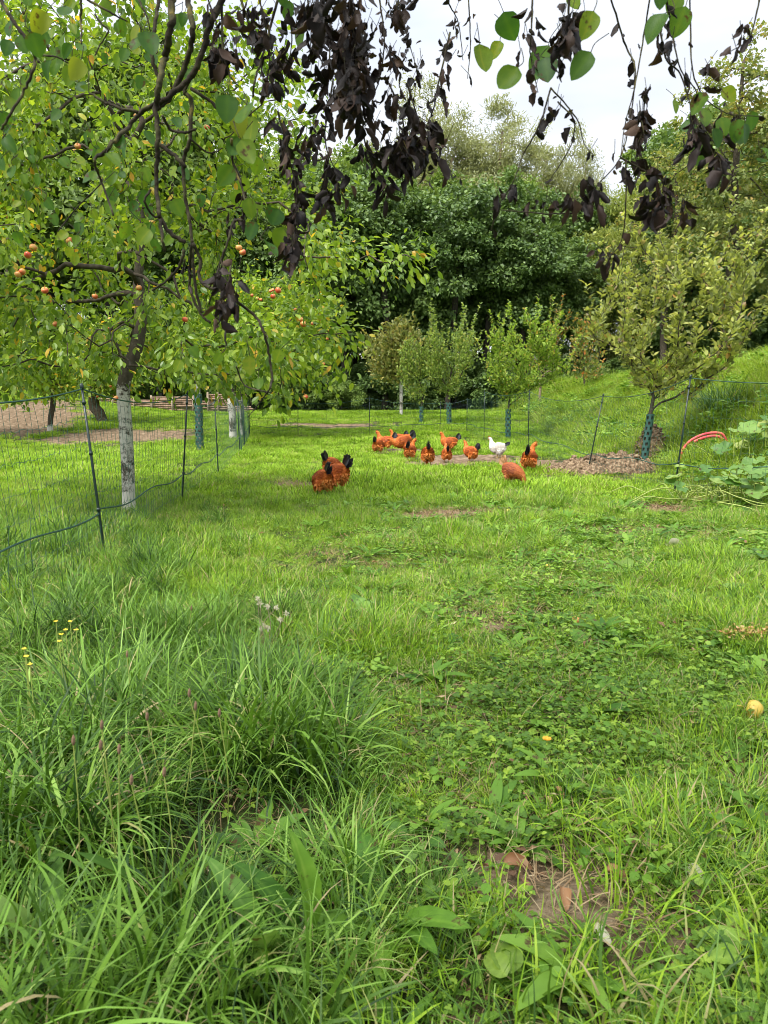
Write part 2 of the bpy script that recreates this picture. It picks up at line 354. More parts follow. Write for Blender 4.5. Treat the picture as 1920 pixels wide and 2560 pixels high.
# ------------------------------------------------------------------ scattering (one object per kind of growth)
def scatter(name, label, cat, protos, P, S, mat=None, lean=.15, idx=None, kind='stuff'):
    col = bpy.data.collections.new(name+' kinds')
    for k, pr in enumerate(protos):
        pr.name = 'growth_%02d' % k; col.objects.link(pr)
    n = len(P); r = np.random.RandomState(len(name)*13+n % 97)
    me = bpy.data.meshes.new(name); me.vertices.add(n); me.vertices.foreach_set('co', np.asarray(P, np.float32).ravel())
    def attr(nm, ty, d, key='value'):
        at_ = me.attributes.new(nm, ty, 'POINT'); at_.data.foreach_set(key, d)
    attr('scl', 'FLOAT', np.asarray(S, np.float32))
    attr('idx', 'INT', (r.randint(0, len(protos), n) if idx is None else idx).astype(np.int32))
    rot = np.stack([r.randn(n)*lean, r.randn(n)*lean, r.rand(n)*6.283], -1)
    attr('rot', 'FLOAT_VECTOR', rot.astype(np.float32).ravel(), 'vector')
    o = bpy.data.objects.new(name, me); C.objects.link(o)
    ng = bpy.data.node_groups.new(name+' spread', 'GeometryNodeTree')
    ng.interface.new_socket('Geometry', in_out='INPUT', socket_type='NodeSocketGeometry')
    ng.interface.new_socket('Geometry', in_out='OUTPUT', socket_type='NodeSocketGeometry')
    gi = ng.nodes.new('NodeGroupInput'); go = ng.nodes.new('NodeGroupOutput')
    ci = ng.nodes.new('GeometryNodeCollectionInfo'); ci.inputs[0].default_value = col
    ci.inputs['Separate Children'].default_value = True; ci.inputs['Reset Children'].default_value = True
    ip = ng.nodes.new('GeometryNodeInstanceOnPoints'); ip.inputs['Pick Instance'].default_value = True
    L = ng.links.new
    def na(nm, ty):
        x = ng.nodes.new('GeometryNodeInputNamedAttribute'); x.data_type = ty; x.inputs[0].default_value = nm
        return [s for s in x.outputs if s.enabled][0]
    er = ng.nodes.new('FunctionNodeEulerToRotation'); L(na('rot', 'FLOAT_VECTOR'), er.inputs[0])
    L(gi.outputs[0], ip.inputs['Points']); L(ci.outputs[0], ip.inputs['Instance'])
    L(na('idx', 'INT'), ip.inputs['Instance Index']); L(er.outputs[0], ip.inputs['Rotation']); L(na('scl', 'FLOAT'), ip.inputs['Scale'])
    L(ip.outputs[0], go.inputs[0])
    o.modifiers.new('spread', 'NODES').node_group = ng
    return tag(o, label, cat, kind=kind)
def blades(n, r, L0, L1, w, segs, lean0, bend, mat, name='growth', seed=0, dead=.03, tint0=.0):
    g = np.random.RandomState(seed)
    a = g.rand(n)*6.283; rr = r*np.sqrt(g.rand(n)); az = a+g.randn(n)*.9
    B = np.stack([rr*np.cos(a), rr*np.sin(a), np.full(n, -.01)], -1)
    L = L0+(L1-L0)*g.rand(n)**1.3; ph0 = np.abs(g.randn(n))*lean0+rr/r*lean0*.6; k = bend*(.3+g.rand(n)*1.4)
    s = np.linspace(0, 1, segs+1)
    ph = ph0[:, None]+k[:, None]*(s[None]**1.6)
    ph = np.minimum(ph, 2.75)
    dx = np.sin(ph); dz = np.cos(ph); ds = L[:, None]/segs
    X = np.concatenate([np.zeros((n, 1)), np.cumsum((dx[:, :-1]+dx[:, 1:])/2*ds, 1)], 1)
    Z = np.concatenate([np.zeros((n, 1)), np.cumsum((dz[:, :-1]+dz[:, 1:])/2*ds, 1)], 1)
    dirv = np.stack([np.cos(az), np.sin(az), np.zeros(n)], -1)
    P = B[:, None]+dirv[:, None]*X[..., None]; P[..., 2] += Z
    tw = g.randn(n)*.5
    sd = np.stack([-np.sin(az+tw), np.cos(az+tw), np.zeros(n)], -1)
    ww = w*(.6+.8*g.rand(n))[:, None]*(np.minimum(1, .55+s*1.6)*(1-s**2.6)+.02)[None]
    A = P-sd[:, None]*ww[..., None]/2; Bv = P+sd[:, None]*ww[..., None]/2
    V = np.stack([A, Bv], 2).reshape(-1, 3)
    f = np.array([[2*q, 2*q+1, 2*q+3, 2*q+2] for q in range(segs)])
    F = (f[None]+(np.arange(n)*2*(segs+1))[:, None, None]).reshape(-1, 4)
    ti = np.clip(.15+.6*g.rand(n)+tint0, 0, .86); ti = np.where(g.rand(n) < dead, 1.0, ti)
    return mk(name, V, F, mat, tint=np.repeat(ti, 2*(segs+1)), link=False, smooth=True)
def leafy(n, r, h, size, mat, seed, trefoil=True):
    g = np.random.RandomState(seed); a = g.rand(n)*6.283; rr = r*np.sqrt(g.rand(n))
    P = np.stack([rr*np.cos(a), rr*np.sin(a), h*(.3+.7*g.rand(n))], -1)
    Ps, Ds, Ns, Ss, Ts = [], [], [], [], []
    for p_ in P:
        nrm = norm(np.array([g.randn()*.35, g.randn()*.35, 1])); a0 = g.rand()*6.28; tt = g.rand(); s_ = size*(.6+.7*g.rand())
        for k in range(3 if trefoil else 1):
            an = a0+k*2.094; d = np.array([math.cos(an), math.sin(an), .12*g.randn()])
            Ps.append(p_); Ds.append(d); Ns.append(nrm); Ss.append(s_); Ts.append(tt)
    T = (T_OVAL[0]*np.array([1.45, 1, 1]), T_OVAL[1])
    V, F, ti = leaves(np.array(Ps), np.array(Ds), np.array(Ns), np.array(Ss), T, np.array(Ts))
    return mk('growth', V, F, mat, tint=ti, link=False)
def rosette(n, L, W, mat, seed, up=.5):
    g = np.random.RandomState(seed); a = np.arange(n)*2.4+g.rand(n)*.6; el = up*(.3+g.rand(n))
    D = np.stack([np.cos(a)*np.cos(el), np.sin(a)*np.cos(el), np.sin(el)], -1)
    N = np.stack([-np.cos(a)*np.sin(el), -np.sin(a)*np.sin(el), np.cos(el)], -1)
    P = D*.01
    V, F, ti = curled(P, D, N, L*(.6+.6*g.rand(n)), np.full(n, W/L)*(.8+.4*g.rand(n)), .1+.3*g.rand(n), .5+.9*g.rand(n), g.rand(n), nu=5, nv=8)
    return mk('growth', V, F, mat, tint=ti, link=False, smooth=True)

def region(n, y0, y1, wid=.72, extra=1.2, seed=0):
    g = np.random.RandomState(seed); out = np.zeros((0, 2))
    yy = np.sqrt(y0*y0+(y1*y1-y0*y0)*g.rand(n)) if y0 > 0 else y1*np.sqrt(g.rand(n))
    xx = (g.rand(n)*2-1)*(wid*yy+extra); return xx, yy, g
def tallness(x, y):
    a = sstep(.35, -.35, x-.5*(vnoise(x, y, 2.3, 31)-.5)-.16*np.maximum(2.6-y, 0))*sstep(4.4, 2.9, y)
    b_ = sstep(-.9, -1.5, x+.05*(y-5))*sstep(9, 5.0, y)*.7
    c_ = .6*sstep(1.7, 1.2, y)*sstep(.8, .1, x)
    return np.clip(np.maximum(np.maximum(a, b_), c_)*(.75+.5*vnoise(x, y, 1.7, 33)), 0, 1)
def bankness(x, y): return sstep(3.7, 5.0, x-.06*(y-8))*sstep(5, 7, y)
def put(x, y): return np.stack([x, y, hgt(x, y)], -1)

# tall foreground grass
tall = [blades(60, .075, .13, .29, .0050, 8, .26, 1.7, M['grass'], seed=1), blades(54, .07, .16, .34, .0058, 9, .24, 2.1, M['grass'], seed=2, tint0=-.12),
        blades(70, .08, .11, .25, .0038, 7, .34, 1.4, M['grass'], seed=3, tint0=.1, dead=.06), blades(40, .06, .15, .31, .0072, 9, .20, 1.9, M['grass'], seed=4, tint0=.05),
        blades(60, .07, .13, .29, .0042, 8, .40, 2.2, M['grass'], seed=5, dead=.10)]
x, y, g = region(14000, .25, 9, .62, .9, 41); tl = tallness(x, y); so = soil(x, y)
k = (g.rand(len(x)) < (tl*1.3-.25)*(.08+1.1*sstep(.30, .62, vnoise(x, y, 4.5, 46))))*(so < .35)*(g.rand(len(x)) < np.clip(3.2/y, .25, 1))
x, y, tl = x[k], y[k], tl[k]
lod = .42+.62*tl*(.45+1.0*vnoise(x, y, 3.3, 44)); lod *= np.where((x > -.15)&(y < 2.1), .8, 1.0)
scatter('tall_grass', 'long arching green grass in the near left corner and along the left netting', 'grass', tall, put(x, y), lod*(.8+.4*g.rand(len(x)))*np.where(y < 2.1, 1.18, 1.0), lean=.18)
print('tall', len(x))
# mid grass and lawn
mid = [blades(50, .075, .06, .135, .0034, 5, .40, 1.3, M['grass'], seed=11, tint0=.12, dead=.06), blades(46, .07, .045, .10, .0030, 4, .55, 1.0, M['lawn'], seed=12, dead=.08),
       blades(42, .065, .07, .155, .0038, 5, .35, 1.6, M['lawn'], seed=13, dead=.03), blades(56, .08, .035, .08, .0028, 4, .6, 1.2, M['lawn'], seed=14, dead=.12)]
x, y, g = region(80000, .3, 9.5, .66, .9, 51); so = soil(x, y); tl = tallness(x, y)
k = (so < .25+np.where(y > 7, .15, .35)*g.rand(len(x)))*(g.rand(len(x)) > tl*1.15-.2)*(g.rand(len(x)) < np.clip(4.0/y, .3, 1)*(.22+1.0*sstep(.2, .75, vnoise(x, y, 2.6, 52)*.6+vnoise(x, y, 7.5, 54)*.4)))
x, y = x[k], y[k]; sc_ = (.45+.9*vnoise(x, y, 1.9, 53)**1.6+.5*tallness(x, y))*(.7+.5*g.rand(len(x)))*np.where(y > 6.3, .95, 1.0)
ix = g.choice([0, 1, 2, 3], len(x), p=[.28, .3, .2, .22])
scatter('lawn_grass', 'short grazed grass of the chicken run', 'grass', mid, put(x, y), sc_, lean=.25, idx=ix)
print('mid', len(x))
# clover and small broad leaves
clo = [leafy(26, .10, .045, .011, M['clover'], 1), leafy(20, .09, .06, .014, M['clover'], 2), leafy(14, .10, .06, .024, M['weed'], 3, False), leafy(30, .11, .035, .011, M['clover'], 4)]
x, y, g = region(46000, .5, 8.5, .62, .6, 61); so = soil(x, y); tl = tallness(x, y)
den = sstep(-.5, .5, x-.1)*sstep(7.5, 4.5, y)*.9+.12
k = (so < .45)*(g.rand(len(x)) < den*(.3+.8*sstep(.2, .8, .6*vnoise(x, y, 1.6, 62)+.4*vnoise(x, y, 5.6, 63)))*(1-tl*.8)*np.clip(3.5/y, .3, 1)*.62)
x, y = x[k], y[k]
scatter('clover', 'low clover and small round weeds between the grass', 'clover', clo, put(x, y), .55+.6*g.rand(len(x)), lean=.2)
print('clover', len(x))
# rosettes of broad weeds
ros = [rosette(9, .13, .016, M['weed'], 1, .7), rosette(11, .11, .024, M['weed'], 2, .6), rosette(8, .17, .020, M['weed'], 3, .9), rosette(7, .10, .03, M['weed'], 4, .5)]
x, y, g = region(4200, .7, 8, .62, .3, 71)
k = (soil(x, y) < .5)*(g.rand(len(x)) < sstep(-.8, .6, x)*.9+.05)
x, y = x[k], y[k]
scatter('broadleaf_weeds', 'dandelion and plantain rosettes scattered through the lawn', 'weeds', ros, put(x, y), .4+.75*g.rand(len(x))**1.5, lean=.15)
# dry stalks over the bare places
dry = [blades(26, .07, .03, .09, .0028, 3, 1.25, .8, M['dry'], seed=81), blades(20, .08, .05, .13, .0025, 4, 1.2, 1.0, M['dry'], seed=82)]
x, y, g = region(26000, .7, 11, .62, .3, 83); so = soil(x, y)
k = g.rand(len(x)) < np.where(so > .15, .9, .06+.25*sstep(.55, .8, vnoise(x, y, 3.1, 84)))
k &= ~((so > .75)&(y > 5)&(g.rand(len(x)) < .5))
x, y = x[k], y[k]
scatter('dry_straw', 'withered straw-coloured grass lying on the bare soil', 'dry grass', dry, put(x, y), .7+.7*g.rand(len(x)), lean=.2)
# litter of small dead leaves and crumbs
def litter(n, r, L, mat, seed):
    g = np.random.RandomState(seed); P = np.stack([g.uniform(-r, r, n), g.uniform(-r, r, n), .008+.025*g.rand(n)], -1); D = g.randn(n, 3)*[1, 1, .3]
    V, F, ti = curled(P, D, g.randn(n, 3)*.35+[0, 0, 1], L*(.4+.8*g.rand(n)), .22+.2*g.rand(n), .3+.8*g.rand(n), g.randn(n)*.8, g.rand(n), 0, 4, 5, .4); return mk('growth', V, F, mat, tint=ti, link=False)
M['litter'] = leaf_mat('leaf litter', [(0, (.07, .035, .018)), (.5, (.20, .11, .055)), (.85, (.38, .26, .13)), (1, (.55, .45, .28))], trans=.1, rough=.7, rnd=.6)
x, y, g = region(5000, .9, 9, .6, .2, 87); so = soil(x, y); k = (g.rand(len(x)) < .32*sstep(-.6, .5, x)+.04+.7*(so > .3)); x, y = x[k], y[k]
scatter('leaf_litter', 'small brown bits of dead leaves and crumbs lying in the lawn', 'leaf litter', [litter(5, .12, .035, M['litter'], 1), litter(9, .12, .018, M['litter'], 2), litter(2, .1, .05, M['litter'], 3)], put(x, y), .7+.6*g.rand(len(x)), lean=.1)
# far lawn
far = [blades(150, .30, .06, .12, .008, 3, .45, 1.0, M['lawn'], seed=91, dead=.03, tint0=.05), blades(130, .28, .05, .10, .008, 3, .5, 1.0, M['lawn'], seed=92, dead=.05, tint0=.12),
       blades(120, .28, .08, .17, .009, 3, .4, 1.2, M['lawn'], seed=93, tint0=.0)]
x, y, g = region(42000, 7.5, 38, .72, 3, 94); so = soil(x, y)
k = (so < .15+.25*g.rand(len(x)))*(g.rand(len(x)) < np.clip(1.3-.02*y, .5, 1))*(bankness(x, y) < .7)
x, y = x[k], y[k]
scatter('far_lawn_grass', 'bright green mown lawn reaching back to the wood', 'grass', far, put(x, y), (.6+.45*g.rand(len(x)))*(.6+.65*vnoise(x, y, .8, 95)), lean=.12)
print('far', len(x))
# bank
bk = [blades(80, .18, .18, .36, .008, 5, .35, 1.6, M['bankg'], seed=101, dead=.05), blades(70, .16, .22, .44, .008, 5, .3, 1.8, M['bankg'], seed=102, dead=.08),
      blades(90, .22, .12, .26, .007, 4, .45, 1.3, M['bankg'], seed=103, dead=.04), leafy(60, .22, .25, .05, M['weed'], 104, False)]
g = np.random.RandomState(105); x = 3.4+12*g.rand(26000)**1.2; y = 6+28*g.rand(26000)**.9
k = (g.rand(len(x)) < bankness(x, y))*(soil(x, y) < .5)*(g.rand(len(x)) < np.where(x > 9.5, .5, 1))
x, y = x[k], y[k]; ix = g.choice(4, len(x), p=[.34, .26, .28, .12])
scatter('bank_grass', 'long uncut grass and weeds covering the raised bank', 'grass', bk, put(x, y), (.6+.5*g.rand(len(x)))*(.55+.95*vnoise(x, y, .9, 106))*(1+.02*y), lean=.15, idx=ix)
print('bank', len(x))
# ------------------------------------------------------------------ trees
def grow(trunk, targets, g, seg=.14, droop=.3, r_tip=.004, p=2.2, amin=.6, wander=.25, pbias=.12, rmax=None, fan=0):
    tr = crv(trunk, 8); N = 40000
    P = np.zeros((N, 3)); par = np.full(N, -1); pl = np.zeros(N); n = 0
    for q in tr:
        P[n] = q; par[n] = n-1; pl[n] = 0 if n == 0 else pl[n-1]+np.linalg.norm(q-P[n-1]); n += 1
    nt_ = n; a0 = int(nt_*amin); pl[:nt_] *= .3
    top = P[nt_-1]; tips = [nt_-1]
    order = np.argsort(np.linalg.norm(targets-top, axis=1))
    for T in targets[order]:
        dv = T-P[a0:n]; d = np.linalg.norm(dv, axis=1)
        if fan: d = d+2.5*np.maximum(0, fan*np.hypot(dv[:, 0], dv[:, 1])-dv[:, 2])
        k = a0+int(np.argmin(d+pbias*pl[a0:n]))
        Ls = np.linalg.norm(T-P[k])
        if Ls < seg*.8: continue
        d0 = norm(P[k]-P[max(par[k], 0)]+1e-6); dt = (T-P[k])/Ls
        d1 = norm(d0*.55+dt*.7+g.randn(3)*.25)
        e1 = norm(dt+np.array([0, 0, -droop])+g.randn(3)*.15)
        m_ = max(3, int(Ls/seg)+1)
        B = bez(P[k], P[k]+d1*Ls*.4, T-e1*Ls*.3, T, m_+1)[1:]
        B[:-1] += g.randn(m_-1, 3)*seg*wander*.5
        pk = k
        for b_ in B:
            P[n] = b_; par[n] = pk; pl[n] = pl[pk]+seg; pk = n; n += 1
        tips.append(pk)
    P = P[:n]; par = par[:n]; R = np.zeros(n)
    for k in tips: R[k] += r_tip**p
    for k in range(n-1, 0, -1):
        if R[k] == 0: R[k] = r_tip**p
        R[par[k]] += R[k]
    # trunk: only chain nodes; avoid double counting by construction
    R = R**(1/p)
    if rmax:
        s = rmax/R[0]; R = R*s if s < 1 else R*(1+(s-1)*np.clip(R/R[0], 0, 1))
    return P, par, R, nt_
def skel_tubes(P, par, R, nt_, acc_trunk, acc_limb, sides=6, rmin=0.0):
    n = len(P); kids = [[] for _ in range(n)]
    for k in range(1, n): kids[par[k]].append(k)
    st = [(0, -1)]
    while st:
        k, pr = st.pop(); ch = [k] if pr < 0 else [pr, k]
        while kids[k]:
            ks = kids[k]; b_ = k+1 if (k < nt_-1 and k+1 in ks) else max(ks, key=lambda q_: R[q_])
            for q_ in ks:
                if q_ != b_ and R[q_] > rmin: st.append((q_, k))
            if k < nt_ and b_ >= nt_:   # leave the trunk mesh
                st.append((b_, k)); break
            if R[b_] <= rmin: break
            ch.append(b_); k = b_
        if len(ch) < 2: continue
        rr = R[ch].copy()
        if pr >= 0: rr[0] = rr[1]*1.15
        is_t = ch[-1] < nt_
        V, F = tube(P[ch], rr, (10 if is_t else (sides if rr.max() > .012 else 4)))
        (acc_trunk if is_t else acc_limb).add(V, F)
def leaf_sites(P, par, R, nt_, g, M_, thr, spread, droop, up=.0):
    idx = np.where((R < thr)&(np.arange(len(P)) >= nt_))[0]
    k = idx[g.randint(0, len(idx), M_)]
    Tn = norm(P[k]-P[par[k]]+1e-6)
    off = g.randn(M_, 3)*spread
    pos = P[k]+off
    D = norm(Tn*.5+norm(off+1e-6)*.6+g.randn(M_, 3)*.45+np.array([0, 0, up-droop]))
    N_ = norm(np.array([0, 0, 1.])+g.randn(M_, 3)*.55)
    return pos, D, N_
def ellip(g, n, c, r, shell=.45, zmin=None):
    v = norm(g.randn(n*3, 3)); rr = (shell+(1-shell)*g.rand(n*3))**.8
    T = np.asarray(c)+v*rr[:, None]*np.asarray(r)
    if zmin is not None: T = T[T[:, 2] > zmin]
    return T[:n]
def whip(T, g, n):  return T

# --- the big apple tree on the left, outside the netting
def build_apple(base, label, name, trunk, targets, nleaf, leaf, r0, wash, seed, mat='apple_leaf', fruit=None, spread=.09, droop=.55, group=None, thr=.012, fcol=None):
    g = np.random.RandomState(seed)
    root = thing(name, base, label, 'tree', group)
    P, par, R, n0 = grow(trunk, targets, g, rmax=r0)
    R[:n0] = np.maximum(R[:n0], r0*np.interp(np.linspace(0, 1, n0), [0, .35, .6, 1], [1, .84, .5, .26])); R[:3] *= np.array([1.3, 1.15, 1.05])
    ta, la = Acc(), Acc(); skel_tubes(P, par, R, n0, ta, la)
    ta.build('trunk', washed_mat('whitewashed bark', BARK, wash) if wash else M['bark'], root, base, True)
    la.build('limbs', M['bark'], root, base, True)
    pos, D, N_ = leaf_sites(P, par, R, n0, g, nleaf, thr, spread, droop)
    k = pos[:, 2] > base[2]+.75
    if name == 'apple_tree' and r0 > .06 and wash == 1.28: k &= ~((np.hypot(pos[:, 0]-base[0]-.05, pos[:, 1]-base[1]+.5) < .75)&(pos[:, 2] < 1.75)&(g.rand(len(pos)) < .85))
    V, F, ti = leaves(pos[k], D[k], N_[k], leaf*(.65+.6*g.rand(k.sum())), T_OVAL, g.rand(k.sum()))
    mk('crown', V, F, M[mat], root, base, ti)
    return root, P, R
A1 = gpt(322, 1280); YA = A1[1]
def W_(l, Y): return np.array([at(a_, b_, Y) for a_, b_ in l])
g = np.random.RandomState(201)
trunk = np.concatenate([[A1-[0, 0, .05]], W_([(320, 1180), (314, 1060), (309, 965), (330, 900), (345, 850), (352, 780), (346, 700), (352, 600), (350, 480)], YA)])
cen = at(240, 500, YA+.1)
T = ellip(g, 210, cen, (2.35, 2.1, 1.95), .4, 1.25)
T = T[np.abs(T[:, 0]-A1[0])+np.abs(T[:, 1]-A1[1]) > .35]
low = np.array([at(g.uniform(-120, 760), g.uniform(830, 955), YA+g.uniform(-1.7, 1.5)) for _ in range(42)])
ex = np.array([at(290, 925, YA+.02), at(265, 850, YA+.1), at(250, 750, YA+.2), at(250, 640, YA+.3), at(265, 450, YA+.4), at(300, 280, YA+.3),
               at(413, 967, YA-.15), at(468, 929, YA-.3), at(557, 950, YA-.5), at(690, 1000, YA-.8), at(760, 640, 6.2), at(860, 645, 6.1), at(950, 655, 6.0), at(1040, 652, 5.9),
               at(880, 830, 6.6), at(840, 900, 6.6), at(800, 740, 6.4), at(760, 540, 6.8), at(730, 300, 7.4), at(690, 160, 7.6), at(620, 90, 7.4), at(500, 60, 7), at(760, 210, 7.6), at(200, 30, 7), at(60, 10, 6.8),
               at(-40, 620, 5.6), at(40, 560, 5.4), at(820, 960, 6.9), at(700, 870, 5.6), at(600, 820, 5.4)])
T = np.concatenate([T, low, ex])
apple, aP, aR = build_apple(A1, 'large old apple tree with flaking whitewashed trunk and red apples behind the left netting', 'apple_tree', trunk, T,
                            26500, .068, .064, 1.28, 202, spread=.10, group='orchard trees', thr=.011)
fm, t, o = new_mat('apple skin')
n1 = noise(t, 9, 3)
r_ = ramp(t, [(.35, (.62, .42, .10)), (.5, (.66, .20, .07)), (.65, (.55, .06, .03))], n1)
p = nd(t, 'ShaderNodeBsdfPrincipled'); p.inputs['Roughness'].default_value = .35
t.links.new(r_.outputs[0], p.inputs['Base Color']); t.links.new(p.outputs[0], o.inputs[0])
def apple_mesh(r, name='apple', mat=None, parent=None, link=True):
    n, k_ = 12, 9; a_ = np.linspace(0, 2*math.pi, n, endpoint=False); th = np.linspace(.02, math.pi-.02, k_)
    prof = r*(np.sin(th)*(1+.06*np.cos(th))); z = r*(.92*np.cos(th)-.42*np.exp(-(th/.38)**2)+.25*np.exp(-((math.pi-th)/.3)**2))
    V = np.stack([prof[:, None]*np.cos(a_), prof[:, None]*np.sin(a_), np.repeat(z[:, None], n, 1)], -1).reshape(-1, 3)
    i_ = np.arange(k_-1)[:, None]*n; j_ = np.arange(n)[None]; F = np.stack([i_+j_, i_+(j_+1) % n, i_+(j_+1) % n+n, i_+j_+n], -1).reshape(-1, 4)
    A = Acc(); A.add(V, F)
    S, Fs = tube(crv([[0, 0, r*.45], [r*.1, 0, r*1.0], [r*.3, .0, r*1.5]], 4), r*.06, 5); A.add(S, Fs)
    return A.build(name, mat or fm, parent, None, True, link)
ap0 = apple_mesh(.026)
first = True
for dx, dy, Y in [(97, 627, 5.4), (447, 275, 6.2), (60, 551, 5.6), (72, 535, 5.6), (48, 587, 5.5), (40, 592, 5.5), (516, 535, 6), (524, 545, 6), (168, 316, 6.4), (295, 250, 6.6), (601, 627, 6.3), (590, 640, 6.3),
                  (300, 622, 6.2), (150, 520, 6), (636, 520, 6.6), (400, 690, 6.1), (660, 858, 6.7), (205, 640, 6.0), (650, 690, 6.6), (655, 700, 6.6), (560, 740, 6.3), (250, 860, 5.9), (10, 470, 6.2), (120, 700, 5.8)]:
    a_ = ap0 if first else ap0.copy()
    if not first: C.objects.link(a_)
    first = False; a_.parent = apple; a_.location = (at(dx*1.1574, dy*1.1574, Y)-A1).tolist(); a_.rotation_euler = (g.randn()*.4, g.randn()*.4, g.rand()*6)
    s_ = g.uniform(.85, 1.15); a_.scale = (s_, s_, s_)

def orchard(pbase, crown_px, top, bot, nT, nleaf, leaf, r0, wash, seed, label, mat='apple_leaf', depth=.8, droop=.2, spread=.12, name='apple_tree', lean=0, thr=.014, apples=0, fs=.045):
    b_ = gpt(*pbase); Y = b_[1]; g = np.random.RandomState(seed)
    xl, xr = at(crown_px[0], 900, Y)[0], at(crown_px[1], 900, Y)[0]; zt, zb = at(900, top, Y)[2], at(900, bot, Y)[2]
    c = np.array([(xl+xr)/2, Y, (zt+zb)/2]); r = ((xr-xl)/2, (xr-xl)/2*depth, (zt-zb)/2)
    T = ellip(g, nT, c, r, .35)
    tr = [b_-[0, 0, .05], b_+[lean*.3, 0, (zb-b_[2])*.5], b_+[lean*.8, .05, (zb-b_[2])*1.05], np.array([(c[0]+b_[0]+lean)/2, Y, c[2]*.9+b_[2]*.1])]
    root, P, R_ = build_apple(b_, label, name, tr, T, nleaf, leaf, r0, wash, seed+1, mat, spread=spread, droop=droop, group='orchard trees', thr=thr)
    for k in range(apples):
        q = c+norm(g.randn(3)*[1, .4, 1]+[.35, -1.2, -.2])*np.array(r)*g.uniform(.8, 1.02)
        a_ = ap0.copy(); C.objects.link(a_); a_.parent = root; a_.location = (q-b_).tolist(); a_.scale = (fs/.026,)*3
    return root, b_
orchard((583, 1097), (470, 862), 690, 985, 120, 9500, .11, .10, 1.3, 211, 'second apple tree with whitewashed trunk and pinkish apples, right behind the largest apple tree', spread=.22, apples=26, thr=.02, fs=.042)
orchard((606, 1092), (500, 700), 740, 960, 40, 2500, .13, .06, 1.2, 213, 'slim whitewashed apple tree close beside the netting corner', spread=.2, thr=.02)
orchard((125, 1078), (52, 205), 870, 1010, 40, 2600, .12, .075, .22, 215, 'small apple tree with bare dark trunk beside the soil path', spread=.2, thr=.02, lean=.15)
orchard((258, 1056), (170, 360), 800, 1010, 50, 3200, .14, .17, 0, 217, 'leaning dark trunked apple tree in front of the log stack', spread=.25, thr=.02, lean=-.35, apples=8, fs=.042)
orchard((-60, 1090), (-190, 85), 800, 1020, 50, 3600, .13, .10, .5, 219, 'apple tree at the left edge with low hanging green crown', spread=.22, thr=.02)
gm = flat('green plastic guard', (.035, .10, .085), rough=.45)
def guard(root, base, top_, r=.062, lean=(0, 0)):
    """perforated plastic trunk guard: a real lattice of strips"""
    V = []; F = []; n = 20; h = top_; rows = int(h/.016)
    a_ = np.linspace(0, 2*math.pi, n, endpoint=False)
    for k in range(rows+1):
        z = k*h/rows; off = np.array([lean[0], lean[1], 0])*z/h
        V.append(np.stack([r*np.cos(a_)+off[0], r*np.sin(a_)+off[1], np.full(n, z)], -1))
    for k in range(rows):
        for j_ in range(n):
            if (k % 5 in (1, 2, 3)) and ((j_+2*((k//5) % 2)) % 4 in (1, 2)) and k > 1: continue
            F.append([k*n+j_, k*n+(j_+1) % n, (k+1)*n+(j_+1) % n, (k+1)*n+j_])
    gd = mk('trunk_guard', np.concatenate(V), np.array(F), gm, root)
    return gd
rt, b_ = orchard((500, 1128), (430, 590), 720, 945, 40, 2600, .09, .05, 1.9, 221, 'apple tree in a green perforated trunk guard between the left netting posts', spread=.14, thr=.014)
guard(rt, b_, at(500, 985, b_[1])[2]-b_[2], .085)

